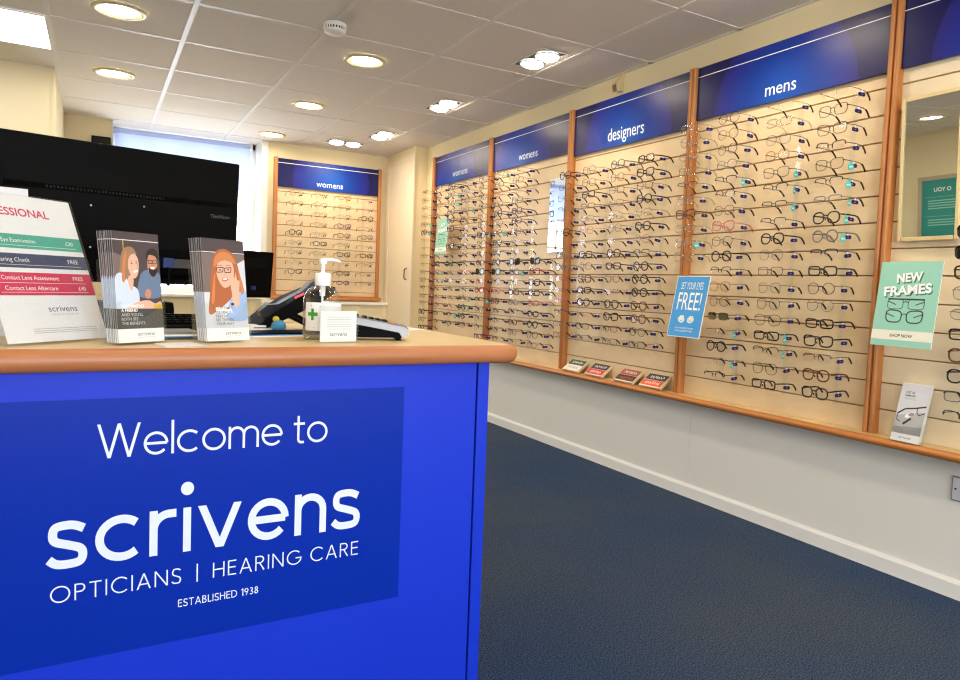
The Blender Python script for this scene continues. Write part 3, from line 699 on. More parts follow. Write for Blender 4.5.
def leaflet(label,parent_rot,loc,art,w=.099,h=.21,group=None,th=.0007):
    t=thing('leaflet',label,'leaflet',loc,parent_rot,group)
    MB().box(-w/2,w/2,0,th,0,h,M['paper']).build('sheet',t)
    if art: a=Art(-.0001); art(a,w,h); a.build('cover_print',t)
    return t
def holder(label,loc,rot,w,depth,lip,h=.19):
    """clear leaflet pocket: base, back, sides with curved tops and a front lip with a dip"""
    t=thing('leaflet_holder',label,'leaflet holder',loc,rot)
    MB().box(-w/2,w/2,-.0042,depth+.003,-.003,0,M['acrylic']).box(-w/2,w/2,depth,depth+.0025,0,h,M['acrylic']).build('back_plate',t)
    pts=[(-w/2,0),(w/2,0),(w/2,lip)]+[(w/2-.012-(w-.024)*k/10,lip-.030*math.sin(PI*k/10)**.6) for k in range(11)]+[(-w/2,lip)]
    MB().extr(pts,-.0042,-.0020,'y',M['acrylic']).build('front_lip',t)
    for s in (-1,1):
        side=[(0,0),(depth,0),(depth,h*.6)]+[(depth*(1-k/5)+0*(k/5),h*.6-(h*.6-lip)*math.sin(PI/2*k/5)) for k in range(1,6)]
        MB().extr(side,s*(w/2)-.001,s*(w/2)+.001,'x',M['acrylic']).build('side_panel',t)
    return t
def art_lost(a,w,h):
    a.rect(M['papergrey'],-w/2,w/2,0,h)
    a.text(M['dark'],'LOST OR',-.032,h-.036,.0085,.032,bold=.02); a.text(M['dark'],'DAMAGED',-.032,h-.047,.0085,.036,bold=.02); a.text(M['ptext'],'SPECTACLES?',-.032,h-.058,.0075,.044)
    g1=mat('mid_grey_print',(150,150,152),.6); g2=mat('soft_grey_print',(182,182,184),.6)
    a.poly(g2,[(-w/2,.028),(w/2,.028),(w/2,.115),(-w/2,.09)]); a.poly(g1,[(-w/2,.028),(w/2,.028),(w/2,.06),(-w/2,.05)])
    a.line(M['charcoal'],[(-.044,.098),(-.02,.118),(.012,.124),(.049,.135)],.0055); a.line(M['charcoal'],[(-.044,.098),(-.042,.075),(-.03,.07)],.003)
    a.line(M['charcoal'],[(.020,.124),(.022,.108),(.030,.10),(.049,.112)],.003); a.line(M['charcoal'],[(-.018,.062),(.006,.086)],.008)
    a.ell(M['white2'],-.006,.094,.012,.007,.5); a.ell(g1,.004,.10,.01,.006,.4)
    a.rect(M['white2'],-w/2,w/2,0,.028); a.text(M['navyt'],'scrivens',0,.011,.009,.042,'c')
RL=(-math.radians(16.5),0,-PI/2)
holder('clear leaflet holder on the ledge under the NEW FRAMES poster',(2.467,1.390,.5235),RL,.106,.024,.07,.15)
leaflet('front leaflet on lost or damaged spectacles, on the ledge',RL,(2.468,1.390,.524),art_lost)
for k in range(4): leaflet('plain edge of a leaflet stacked behind the lost spectacles leaflet',RL,(2.468+.0042*(k+1),1.390,.524),None,group='leaflets stacked in the ledge holder')
# brand blocks on the ledge
def block(y,label,top,bot,w=.158,two=None):
    t=thing('display_block',label,'display block',(2.474,y,.5325),(-math.radians(52),0,-PI/2),'slanted display blocks on the ledge')
    h=.098
    MB().box(-w/2,w/2,0,.0145,.0,h,M['blockw'],.0015).build('body',t)
    a=Art(-.0002); a.rect(M['pinkw'],-w/2+.002,w/2-.002,.0015,h-.002); a.rect(M[top],-w/2+.004,w/2-.004,h*.52,h-.003); a.rect(M[bot],-w/2+.004,w/2-.004,h*.08,h*.50)
    rr=random.Random(int(y*100))
    for z0,z1 in ((h*.62,h*.86),(h*.16,h*.42)):
        x=-w*.3
        while x<w*.3:
            d=rr.uniform(.006,.014); mm=M['white2'] if not (two and z0<h*.3) else M[two]
            a.line(mm,[(x,z0+rr.uniform(0,.006)),(x+d*.5,z1-rr.uniform(0,.006)),(x+d,z0+rr.uniform(0,.01))],.0028); x+=d+.004
    a.build('cover_print',t); return t
block(3.415,'slanted display block with green and white face, farthest left on the ledge','bottlegreen','pinkw',two='ptext')
block(3.19,'slanted display block with black and red face on the ledge','charcoal','redp')
block(2.925,'slanted display block with brown and black face on the ledge','brownp','charcoal',two='orangep')
block(2.715,'slanted display block with black and orange face, nearest the mens post','charcoal','orangep')
# socket plate
t=thing('socket_plate','white socket plate with metal rim low on the wall at the right edge','socket',(XW-.003,1.200,.38))
MB().box(-.008,0,-.073,.073,-.043,.043,M['silver'],.002).build('rim',t)
MB().box(-.011,-.008,-.068,.068,-.038,.038,M['papergrey'],.001).build('faceplate',t)
MB().cyl((-.0125,.058,0),(-.010,.058,0),.0035,.0035,M['dark'],10).build('screw',t)
k=MB()
for y in (.03,-.03): MB().box(-.0125,-.0105,y-.012,y+.012,-.012,.012,M['white'],.0005).build('switch',t)

# ------------------------------------------------------------------ reception counter
XR=.862; BX=.808; BY=1.44; XLf=-1.2; YBK=2.20
ct=thing('reception_counter','bright blue reception counter with a wooden top and welcome sign','counter',(0,BY,0))
def rel(mb_y): return mb_y-BY
MB().box(XLf,BX-.0335,0,.018,0,.834,M['blue']).build('front_panel',ct)
MB().box(BX-.029,BX,-.002,YBK-BY-.03,0,.834,M['blue'],.0015).build('end_panel',ct)
MB().box(XLf,XLf+.03,.018,YBK-BY-.03,0,.834,M['blue']).build('end_panel',ct)
MB().box(XLf+.03,BX-.03,YBK-BY-.06,YBK-BY-.04,.1,.834,M['blue']).build('back_panel',ct)
tp=MB()
poly=[(XLf-.02,1.422-BY),(XR-.03,1.422-BY)]+[(XR-.03+.03*math.sin(PI/2*k/6),1.422-BY+.03-.03*math.cos(PI/2*k/6)) for k in range(1,7)]+[(XR,YBK-BY),(XLf-.02,YBK-BY)]
tp.extr(poly,ZT-.042,ZT,'z',M['ctop']); tp.build('worktop',ct)
path=[(XLf-.02,1.422-BY),(XR-.03,1.422-BY)]+[(XR-.03+.03*math.sin(PI/2*k/6),1.422-BY+.03-.03*math.cos(PI/2*k/6)) for k in range(1,7)]+[(XR,YBK-BY)]
nb=MB(); prof=[(-.002,-.0205)]+[(.021*math.sin(PI*k/10)**.8,-.0212*math.cos(PI*k/10)) for k in range(1,10)]+[(-.002,.0208)]
vs=[];fs=[]
for i,(x,y) in enumerate(path):
    a=Vector(path[max(i-1,0)]);b=Vector(path[min(i+1,len(path)-1)]); d=(b-a).normalized(); nr=Vector((d.y,-d.x))
    for o_,z_ in prof: vs.append((x+nr.x*o_,y+nr.y*o_,ZT-.021+z_))
n=len(prof)
for i in range(len(path)-1):
    for k in range(n-1): fs.append((i*n+k,(i+1)*n+k,(i+1)*n+k+1,i*n+k+1))
nb.add(vs,fs,M['nosing'],True); nb.build('nosing',ct)
# welcome sign: vinyl sheet and cut lettering, measured from the photo and scaled to the panel plane
KS=BY/1.495
def sx(x): return x*KS
def sz(z): return 1.0098-(1.0098-z)*KS
sg=MB().box(sx(-.55),sx(.616),-.0012,-.0002,sz(.2765),sz(.774),M['sticker']).build('sign_vinyl',ct)
# stroke lettering (geometric sans)
def arc(cx,cy,rx,ry,a0,a1,n=14): return [(cx+rx*math.cos(math.radians(a0+(a1-a0)*k/n)),cy+ry*math.sin(math.radians(a0+(a1-a0)*k/n))) for k in range(n+1)]
def glyph(c,w,X=.7):
    """strokes and advance for a glyph; w stroke width, capitals 1 high, X = x-height"""
    h=w/2; S=[]
    def o(W,Ht): return (W/2,Ht/2,W/2-h,Ht/2-h)
    def leg(x0,y0,x1,y1,k=1.08): q=h*k; return ('poly',[(x0-q,y0),(x0+q,y0),(x1+q,y1),(x1-q,y1)])
    def spl(pts,n=5):
        out=[]; Q=[pts[0]]+list(pts)+[pts[-1]]
        for i in range(1,len(Q)-2):
            p0,p1,p2,p3=[Vector(p) for p in Q[i-1:i+3]]
            for j in range(n):
                t=j/n; v=.5*((2*p1)+(-p0+p2)*t+(2*p0-5*p1+4*p2-p3)*t*t+(-p0+3*p1-3*p2+p3)*t**3); out.append((v.x,v.y))
        return out+[tuple(pts[-1])]
    def ess(W_,H_): return [spl([(W_-.03-h*.3,H_-h-.095*H_),(W_*.70,H_-h-.012),(W_*.48,H_-h*.98),(W_*.22,H_-h-.035*H_),(h+.02,H_*.73),(W_*.21,H_*.585),(W_*.52,H_*.495),(W_*.82,H_*.40),(W_-h,H_*.26),(W_*.80,h+.03*H_),(W_*.47,h*.98),(W_*.22,h+.025*H_),(.01+h*.3,h+.13*H_)])]
    if c=='W': S=[leg(h,1,.335,0),leg(.62,1,.335,0),leg(.62,1,.905,0),leg(1.24-h,1,.905,0)]; A=1.24
    elif c=='e':
        cx,cy,rx,ry=o(.74,X); S=[[(h*1.2,cy-.0),(.74-h*1.0,cy)],arc(cx,cy,rx,ry,0,320,24)]; A=.74
    elif c=='l': S=[[(h,0),(h,1.02)]]; A=w
    elif c=='c': cx,cy,rx,ry=o(.78,X); S=[arc(cx,cy,rx,ry,48,312,24)]; A=.70
    elif c=='o': cx,cy,rx,ry=o(.76,X); S=[arc(cx,cy,rx,ry,0,360,30)]; A=.76
    elif c=='m': S=[[(h,0),(h,X)],[(h,X-.30)]+arc(h+.235,X-.26,.235,.26-h,180,0,12)+[(h+.47,0)],[(h+.47,X-.30)]+arc(h+.705,X-.26,.235,.26-h,180,0,12)+[(h+.94,0)]]; A=.94+w
    elif c=='n': S=[[(h,0),(h,X)],[(h,X-.34)]+arc(h+.22+h*.3,X-.28,.22+h*.3,.28-h,180,0,12)+[(h+.44+h*.6,0)]]; A=.44+h*.6+w
    elif c=='t': S=[[(.13+h,.92),(.13+h,.15)]+arc(.13+h+.11,.15,.11,.15-h,180,270,6)+[(.38,h*1.1)],[(0,X-h),(.40,X-h)]]; A=.40
    elif c=='s': S=ess(.57,X); A=.57
    elif c=='r': S=[[(h,0),(h,X)],[(h,X-.34)]+arc(h+.25,X-.30,.25,.30-h,180,95,8)+[(.42,X-h)]]; A=.42
    elif c=='i': S=[[(h,0),(h,X)]]; A=w
    elif c=='v': S=[leg(h*1.08,X,.37,0),leg(.74-h*1.08,X,.37,0)]; A=.74
    elif c=='O': S=[arc(.53,.5,.53-h,.51-h,0,360,34)]; A=1.06
    elif c=='C': S=[arc(.53,.5,.53-h,.51-h,44,316,26)]; A=.92
    elif c=='G': S=[arc(.53,.5,.53-h,.51-h,44,352,26)+[(1.06-h-.01,.46),(.62,.46)]]; A=1.04
    elif c=='P': S=[[(h,0),(h,1)],[(h,1-h),(.30,1-h)]+arc(.30,.73,.28-h,.27-h,90,-90,10)+[(h,.46+h)]]; A=.58
    elif c=='R': S=[[(h,0),(h,1)],[(h,1-h),(.32,1-h)]+arc(.32,.74,.27-h,.26-h,90,-90,10)+[(h,.48+h)],[(.30,.5),(.60,0)]]; A=.63
    elif c=='B': S=[[(h,0),(h,1)],[(h,1-h),(.29,1-h)]+arc(.29,.76,.24-h,.24-h,90,-90,10)+[(h,.52+h)],[(.29,.52+h),(.32,.52+h)]+arc(.32,.27,.28-h,.27-h,90,-90,10)+[(h,h)]]; A=.60
    elif c=='D': S=[[(h,0),(h,1)],[(h,1-h),(.32,1-h)]+arc(.32,.5,.50-h,.5-h,90,-90,16)+[(h,h)]]; A=.82
    elif c=='T': S=[[(0,1-h),(.66,1-h)],[(.33,0),(.33,1)]]; A=.66
    elif c=='I': S=[[(h,0),(h,1)]]; A=w
    elif c=='A': S=[leg(h,0,.41,1),leg(.82-h,0,.41,1),[(.16,.32),(.66,.32)]]; A=.82
    elif c=='N': S=[[(h,0),(h,1)],leg(h,1,.78-h,0,1.15),[(.78-h,0),(.78-h,1)]]; A=.78
    elif c=='S': S=ess(.58,1.); A=.58
    elif c=='H': S=[[(h,0),(h,1)],[(.74-h,0),(.74-h,1)],[(h,.53),(.74-h,.53)]]; A=.74
    elif c=='E': S=[[(h,0),(h,1)],[(h,1-h),(.54,1-h)],[(h,.53),(.50,.53)],[(h,h),(.54,h)]]; A=.54
    elif c=='L': S=[[(h,1),(h,h),(.48,h)]]; A=.48
    elif c=='|': S=[[(.30+h,-.08),(.30+h,1.10)]]; A=w+.60
    elif c=='1': S=[[(.02,.82),(.24,.97),(.24,0)]]; A=.24+h
    elif c=='9': S=[arc(.29,.70,.29-h,.30-h,0,360,20),[(.57-h,.62),(.24,0)]]; A=.58
    elif c=='3': S=[arc(.26,.755,.23-h,.245-h,150,-90,10)+arc(.26,.265,.27-h,.265-h,90,-150,12)]; A=.54
    elif c=='8': S=[arc(.28,.755,.23-h,.245-h,0,360,18),arc(.28,.265,.28-h,.265-h,0,360,18)]; A=.56
    else: A=.30
    return S,A
def ribbon(pts,w):
    """polyline -> mitred strip (2D verts, quads)"""
    P=[Vector(p) for p in pts]; P=[p for i,p in enumerate(P) if i==0 or (p-P[i-1]).length>1e-5]
    closed=(P[0]-P[-1]).length<1e-4 and len(P)>3
    if closed: P=P[:-1]
    N=len(P); vs=[]
    for i in range(N):
        a=P[i]-P[i-1] if (i>0 or closed) else P[1]-P[0]; b=P[(i+1)%N]-P[i] if (i<N-1 or closed) else P[-1]-P[-2]
        a.normalize(); b.normalize(); na=Vector((-a.y,a.x)); nb_=Vector((-b.y,b.x)); m=(na+nb_)
        m=m.normalized() if m.length>1e-6 else na; k=1/max(m.dot(na),.42)
        vs+= [P[i]+m*w/2*k, P[i]-m*w/2*k]
    fs=[(2*i,2*i+1,2*((i+1)%N)+1,2*((i+1)%N)) for i in range(N if closed else N-1)]
    return vs,fs
def letter_line(pick,text,x0,x1,z0,cap,w,gap,m,y,X=.7,dot=None,space=.36):
    """set a line so that it spans x0..x1; cap = capital height; w = stroke as a share of cap"""
    items=[];adv=0
    for ci,ch in enumerate(text):
        if ch==' ': adv+=space; continue
        S,A=glyph(ch,w,X); items.append((S,adv,ch,A,ci)); adv+=A+gap
    tot=adv-gap; kx=(x1-x0)/tot; lay=0
    for S,off,ch,A,ci in items:
        mb=pick(ci)
        for st in S:
            lay+=1
            if st[0]=='poly': vs=[Vector(p) for p in st[1]]; fs=[(0,1,2,3)]
            else: vs,fs=ribbon(st,w)
            yy=y-.00002*(lay%3)
            mb.add([(x0+(off+v.x)*kx,yy,z0+v.y*cap) for v in vs],fs,m)
        if ch=='i':
            r=w*.84; pts=[(off+A/2+r*math.cos(2*PI*k/20),X+.30+r*math.sin(2*PI*k/20)) for k in range(20)]
            mb.add([(x0+a*kx,y,z0+b*cap) for a,b in pts],[list(range(20))],m)
for nm,args in (('welcome_lettering',('Welcome to',sx(.001),sx(.4385),sz(.6600),.0655*KS,.082,.09,M['vinylw'],-.0014)),
    ('name_lettering',('scrivens',sx(-.079),sx(.517),sz(.4580),.1285*KS,.126,.112,M['vinylw'],-.0014)),
    ('trade_lettering',('OPTICIANS | HEARING CARE',sx(-.0735),sx(.515),sz(.3945),.0315*KS,.085,.22,M['vinylw'],-.0014)),
    ('date_lettering',('ESTABLISHED 1938',sx(.143),sx(.298),sz(.3455),.0155*KS,.12,.16,M['vinylw'],-.0014))):
    B_={}
    def pick(ci,txt=args[0]): return B_.setdefault(0 if '|' not in txt or ci<txt.index('|') else 1 if ci==txt.index('|') else 2,MB())
    letter_line(pick,*args,X=(.70),space=(.30 if 'Wel' in args[0] else .42))
    for q,b in B_.items(): b.build('divider_lettering' if q==1 else nm,ct)

# ------------------------------------------------------------------ things on the counter
# price list in an acrylic stand
a4=math.radians(43.8); ln=math.radians(21)
t=thing('sign_stand','clear acrylic stand holding the price list at the left edge','sign stand',(-.057,1.531,ZT+.0025),(0,0,a4))
t.rotation_euler=(-ln,0,a4)
MB().box(-.108,.108,-.0045,-.0030,0,.290,M['acrylic']).build('front_sheet',t)
MB().box(-.108,.108,.0008,.0026,0,.290,M['acrylic']).build('back_sheet',t)
MB().extr([(.0030,.0032),(.104,.0399),(.104,.0381),(.0030,.0013)],-.108,.108,'x',M['acrylic']).build('foot',t)
p=thing('price_list','white printed price list with green, navy and red bands','price list',(-.0572,1.5312,ZT+.0045),(-ln,0,a4))
MB().box(-.105,.105,-.0008,.0004,0,.287,M['paper']).build('sheet',p)
a=Art(-.00085); cr=M['crimson']
a.text(cr,'PROFESSIONAL',.050,.245,.0160,.158,'r',bold=.02); a.text(cr,'FEES',-.066,.221,.0160,.050,'r',bold=.02)
a.rect(M['teal'],-.105,.105,.180,.208); a.text(M['white2'],'Private Eye Examination',.005,.192,.0085,.10,'r'); a.text(M['white2'],'£30',.086,.192,.0085,None,'r'); a.rect(M['white2'],-.09,.09,.1855,.1862)
a.rect(M['slate'],-.105,.105,.142,.170); a.text(M['white2'],'Hearing Check',-.018,.154,.0085,None,'r'); a.text(M['white2'],'FREE',.086,.154,.0085,None,'r'); a.rect(M['white2'],-.09,.09,.1475,.1482)
a.rect(cr,-.105,.105,.089,.133); a.text(M['white2'],'Contact Lens Assessment',.032,.119,.0085,.115,'r'); a.text(M['white2'],'FREE',.086,.119,.0085,None,'r'); a.rect(M['white2'],-.09,.09,.1125,.1132)
a.text(M['white2'],'Contact Lens Aftercare',.024,.099,.0085,.105,'r'); a.text(M['white2'],'£40',.086,.099,.0085,None,'r'); a.rect(M['white2'],-.09,.09,.0945,.0952)
a.text(M['navyt'],'scrivens',.022,.057,.0125,.062,'c'); a.text(M['ptext'],'opticians | hearing care',.024,.0505,.003,.058,'c')
for z in (.020,.024,.0165): a.rect(M['ptext'],-.05,.085,z,z+.0008)
a.build('print',p)
t=thing('notice_card','plain pale card standing up behind the price list','card',(-.226,1.658,ZT+.0015),(-math.radians(14),0,.2))
MB().box(-.12,.118,0,.003,0,.308,M['papergrey']).build('card',t)
MB().extr([(.003,.003),(.085,.0235),(.085,.0216),(.003,.0011)],-.02,.02,'x',M['papergrey']).build('foot',t)

def art_couple(a,w,h):
    a.rect(M['brownbg'],-w/2,w/2,0,h)
    a.poly(M['warmbg'],[(-w/2,.09),(-.01,.09),(-.02,.16),(-w/2,.17)])
    a.rect(M['white2'],-w/2,w/2,h-.0165,h-.0152)
    a.rect(M['yellow'],-.028,-.0265,h-.034,h-.014)
    # man
    a.blob(M['shirtd'],[(.000,.088),(.004,.125),(.016,.138),(.034,.138),(.0495,.128),(.0495,.088)])
    a.blob(M['skin2'],[(.022,.150),(.024,.136),(.034,.130),(.042,.140),(.044,.158),(.036,.172),(.026,.168)])
    a.blob(M['haird'],[(.020,.158),(.022,.174),(.034,.182),(.046,.176),(.047,.158),(.043,.164),(.036,.168),(.026,.168)])
    a.blob(M['haird'],[(.024,.143),(.026,.132),(.034,.126),(.042,.134),(.044,.146),(.040,.142),(.034,.140),(.028,.143)])
    a.ell(M['white2'],.033,.1435,.005,.0022,.1)
    for q in (.0285,.0385): a.line(M['haird'],[(q-.0042,.158),(q+.0042,.158),(q+.004,.152),(q-.004,.152),(q-.0042,.158)],.0013)
    # woman
    a.blob(M['hairb'],[(-.040,.11),(-.036,.15),(-.028,.176),(-.012,.182),(-.002,.172),(-.004,.15),(-.010,.12),(-.018,.098),(-.034,.095)])
    a.blob(M['shirtl'],[(-.0495,.058),(-.0495,.118),(-.036,.132),(-.022,.118),(-.012,.108),(-.002,.10),(.000,.078),(-.012,.06)])
    a.blob(M['skin'],[(-.020,.160),(-.019,.138),(-.010,.122),(-.001,.128),(.003,.145),(.001,.162),(-.008,.170)])
    a.blob(M['skin'],[(-.022,.120),(-.014,.128),(-.010,.116),(-.016,.098)])
    a.blob(M['hairb'],[(-.026,.168),(-.012,.178),(.000,.170),(-.010,.168),(-.018,.158),(-.022,.13),(-.028,.12)])
    a.ell(M['haird'],-.012,.1505,.002,.001); a.ell(M['haird'],-.002,.1515,.0018,.001); a.ell(M['white2'],-.0045,.1355,.0052,.0022,.25)
    a.line(M['skin2'],[(-.0005,.150),(.0016,.142),(-.001,.1405)],.0011); a.line(M['hairb'],[(-.0145,.1545),(-.0095,.1548)],.0010); a.line(M['hairb'],[(-.0035,.1550),(.0005,.1545)],.0010)
    a.line(M['brownp'],[(.0335,.153),(.0348,.148),(.0328,.1472)],.0011); a.blob(M['hairr2'],[(-.034,.12),(-.030,.155),(-.022,.172),(-.026,.14),(-.029,.115)]); a.line(M['papergrey'],[(-.030,.115),(-.020,.100),(-.012,.085)],.0014)
    # hands and arms
    a.blob(M['skin'],[(-.034,.060),(-.020,.070),(.000,.078),(.020,.080),(.034,.074),(.046,.078),(.0495,.064),(.030,.060),(.006,.062),(-.018,.056)])
    a.blob(M['skin2'],[(.012,.092),(.018,.102),(.026,.098),(.024,.086),(.016,.084)])
    a.rect(M['yellow'],.030,.0495,.058,.072)
    a.rect(mat('graphite_print',(66,66,68),.6),-w/2,w/2,.026,.064)
    for i,(s,m,bd) in enumerate((('RECOMMEND','white2',.02),('A FRIEND','white2',.02),("AND YOU'LL",'lightbg',0),('BOTH SEE','lightbg',0),('THE BENEFITS','lightbg',0))):
        a.text(M[m],s,-.040,.0665-.0082*i,.0058,None,'l',bold=bd)
    a.rect(M['white2'],-w/2,w/2,0,.026); a.text(M['navyt'],'scrivens',.010,.0125,.0075,.036,'c'); a.text(M['ptext'],'opticians | hearing care',.010,.0085,.002,.036,'c')
def art_woman(a,w,h):
    a.rect(M['warmbg'],-w/2,w/2,0,h); a.rect(M['lightbg'],-w/2,w/2,.026,.10); a.poly(M['lightbg'],[(.025,.09),(.0495,.09),(.0495,.17),(.030,.16)])
    a.rect(M['brownbg'],-w/2,w/2,h-.03,h); a.rect(M['white2'],-w/2,w/2,h-.0285,h-.0272)
    a.blob(M['hairr'],[(-.040,.055),(-.036,.10),(-.030,.15),(-.018,.182),(.004,.190),(.026,.176),(.036,.14),(.046,.10),(.048,.085),(.02,.09),(-.01,.07)])
    a.blob(M['bluebag'],[(.002,.045),(.010,.085),(.030,.10),(.0495,.10),(.0495,.045)])
    a.blob(M['skin'],[(-.018,.150),(-.016,.128),(-.004,.110),(.010,.114),(.020,.130),(.022,.152),(.014,.168),(-.006,.170)])
    a.blob(M['hairr2'],[(-.024,.15),(-.020,.172),(-.004,.184),(.016,.180),(.028,.160),(.014,.164),(.000,.166),(-.014,.160)])
    for q in (-.010,.0085): a.line(M['haird'],[(q-.008,.150),(q-.007,.141),(q+.006,.142),(q+.008,.152),(q-.008,.150)],.0017)
    a.ell(M['haird'],-.010,.146,.002,.0016); a.ell(M['haird'],.009,.147,.002,.0016)
    a.line(M['skin2'],[(-.001,.146),(.0012,.1365),(-.0022,.1352)],.0011); a.line(M['hairr'],[(-.0165,.1555),(-.005,.1555)],.0012); a.line(M['hairr'],[(.004,.156),(.0155,.157)],.0012); a.blob(M['hairr2'],[(-.034,.08),(-.028,.12),(-.022,.14),(-.024,.11),(-.028,.08)]); a.blob(M['hairr2'],[(.036,.10),(.032,.14),(.028,.155),(.040,.125),(.043,.10)])
    a.ell(M['lip'],.000,.1265,.0072,.0036,.15); a.ell(M['white2'],.000,.1272,.0055,.0018,.15)
    a.blob(M['skin'],[(.018,.072),(.014,.10),(.012,.126),(.018,.146),(.022,.13),(.026,.142),(.029,.126),(.034,.124),(.032,.10),(.030,.075)])
    a.ell(M['charcoal'],.014,.0755,.004,.003)
    a.rect(M['white2'],-.026,.012,.057,.0695)
    for i,(s,m,bd) in enumerate((('CUSTOMER','charcoal',.02),('FEEDBACK','charcoal',.02),('HELP US','slate',0),('SEE THINGS','slate',0),('YOUR WAY','slate',0))):
        a.text(M[m],s,-.026,.0645-.0080*i,.0056,None,'l',bold=bd)
    a.rect(M['white2'],-w/2,w/2,0,.026); a.text(M['navyt'],'scrivens',.012,.0125,.0075,.036,'c'); a.text(M['ptext'],'opticians | hearing care',.012,.0085,.002,.036,'c')
def leaflet_set(x,y,a,l,art,lab,what,n):
    rz=math.radians(a); bk=Vector((-math.sin(rz),math.cos(rz),0))
    rot=(-math.radians(l),0,rz); z=ZT+.0040
    holder(f'clear holder of leaflets showing {what}',(x,y,z),rot,.107,.040,.078,.16)
    leaflet(lab,rot,(x,y,z+.0004),art)
    for k in range(n):
        q=Vector((x,y,0))+bk*(.0042*(k+1)+.0012)
        ax=Vector((math.cos(rz),math.sin(rz),0))*random.uniform(-.0012,.0012)
        leaflet(f'leaflet stacked behind the front one showing {what}',(-math.radians(l+.35*(k+1)),0,rz),(q.x+ax.x,q.y+ax.y,z+.0006),art,group=f'leaflets stacked behind the {what} cover')
leaflet_set(.075,1.497,34.7,6.1,art_couple,'front leaflet showing a smiling couple, on the counter','a smiling couple',7)
leaflet_set(.236,1.522,26.0,7.7,art_woman,'front leaflet showing a red-haired woman in glasses, on the counter','a red-haired woman',7)

# small card in an acrylic block
t=thing('card_holder','small clear card stand in front of the sanitiser bottle','card holder',(.461,1.506,ZT+.001),(0,0,math.radians(7.5)))
MB().box(-.046,.046,-.0030,-.0012,0,.080,M['acrylic']).box(-.046,.046,.0012,.0030,0,.080,M['acrylic']).build('sheets',t)
MB().box(-.046,.046,-.022,.024,-.001,.0008,M['acrylic']).build('foot',t)
p=thing('notice_card','small white card reading scrivens in the clear stand','card',(.461,1.506,ZT+.0022),(0,0,math.radians(7.5)))
MB().box(-.0425,.0425,-.0007,.0006,0,.068,M['paper']).build('sheet',p)
a=Art(-.0008)
for i,wd in enumerate((.052,.056,.058,.058,.058,.052)): a.rect(M['ptext'],.001-wd/2,.001+wd/2,.054-.0052*i,.0546-.0052*i)
a.text(M['navyt'],'scrivens',.0,.013,.009,.040,'c'); a.build('print',p)

# hand sanitiser
t=thing('pump_bottle','clear hand sanitiser bottle with a white pump','bottle',(.450,1.600,ZT))
R_=.0425
body=[(.0005,.0005),(R_*.9,.0005),(R_,.006),(R_,.086),(R_*.96,.098),(R_*.84,.110),(R_*.62,.119),(.016,.124),(.0145,.130)]
MB().lathe(body,M['bottle'],40).build('body',t)
MB().lathe([(.0005,.0015),(R_*.88,.0015),(R_-.0016,.007),(R_-.0016,.034),(.0005,.034)],M['gel'],36).build('gel',t)
lb=MB(); vs=[];fs=[]; n=22
for k in range(n+1):
    aa=-PI/2-1.25+2.5*k/n
    for z in (.022,.086): vs.append(((R_+.0005)*math.cos(aa),(R_+.0005)*math.sin(aa),z))
for k in range(n): fs.append((2*k,2*k+2,2*k+3,2*k+1))
lb.add(vs,fs,M['paper'],True); 
def onlabel(m,pts,dr=.0009):
    v=[]
    for u,z in pts: aa=-PI/2+u/R_; v.append(((R_+dr)*math.cos(aa),(R_+dr)*math.sin(aa),z))
    lb.add(v,[list(range(len(v)))],m)
for x0 in (-.036,):
    onlabel(M['green'],[(x0,.046),(x0+.0065,.046),(x0+.0065,.072),(x0,.072)]); onlabel(M['green'],[(x0-.0085,.0555),(x0+.0,.0555),(x0+.0,.0635),(x0-.0085,.0635)]); onlabel(M['green'],[(x0+.0065,.0555),(x0+.015,.0555),(x0+.015,.0635),(x0+.0065,.0635)])
for z,u0,u1 in ((.079,-.036,-.008),(.0765,-.036,-.014),(.058,-.012,.02),(.045,-.012,.016),(.040,-.012,.02),(.028,-.03,0)): onlabel(M['ptext'],[(u0,z),(u1,z),(u1,z+.0022),(u0,z+.0022)])
tag(lb.build('label',t),'white label with a green cross')
MB().lathe([(.017,.124),(.0178,.126),(.0178,.150),(.0165,.1525),(.006,.1535),(.0055,.156)],M['white2'],28).build('collar',t)
pm=MB().cyl((0,0,.153),(0,0,.176),.0046,.0046,M['white2'],14).cyl((0,0,.174),(0,0,.186),.0085,.0095,M['white2'],18)
pm.tube([(0,0,.1835),(.018,-.006,.1845),(.032,-.011,.182),(.036,-.0125,.179)],[.0042,.0038,.0034,.003],M['white2'],10); pm.build('pump_head',t)
MB().cyl((0,0,.034),(0,0,.124),.0028,.0028,M['white2'],8).cyl((0,0,.100),(0,0,.125),.006,.007,M['white2'],10).build('dip_tube',t)

# card terminal
t=thing('card_terminal','grey and black card payment terminal on the counter','card terminal',(.575,1.60,ZT),(0,0,math.radians(-16)))
L0,L1=-.076,.080
MB().extr([(L0,.006),(L0+.02,.006),(L1-.012,.007),(L1-.010,.016),(L0,.044)],-.036,.036,'y',M['black']).build('base',t)
MB().extr([(L0,.043),(L1-.022,.020),(L1-.014,.0075),(L1,.012),(L1,.027),(L1-.010,.033),(L0,.058)],-.040,.040,'y',M['silver']).build('side_shell',t)
MB().extr([(L0,.0582),(L1-.010,.0332),(L1-.001,.0275),(L1+.0012,.0275),(L1-.006,.0355),(L0,.0612)],-.036,.036,'y',mat('taupe_plastic',(112,106,94),.45)).build('top_shell',t)
kb=MB(); sl=(.0355-.0612)/(L1-.006-L0)
def kz(x): return .0612+sl*(x-L0)
for i in range(5):
    for j in range(3):
        x=.0-.022+.0155*i; y=-.022+.022*j; m=M['black'] if i<4 else (M['redl'],M['toyy'],M['green'])[j]
        z=kz(x); kb.box(x-.0055,x+.0055,y-.008,y+.008,z-.003,z+.0035,m,.001)
kb.build('keypad',t)
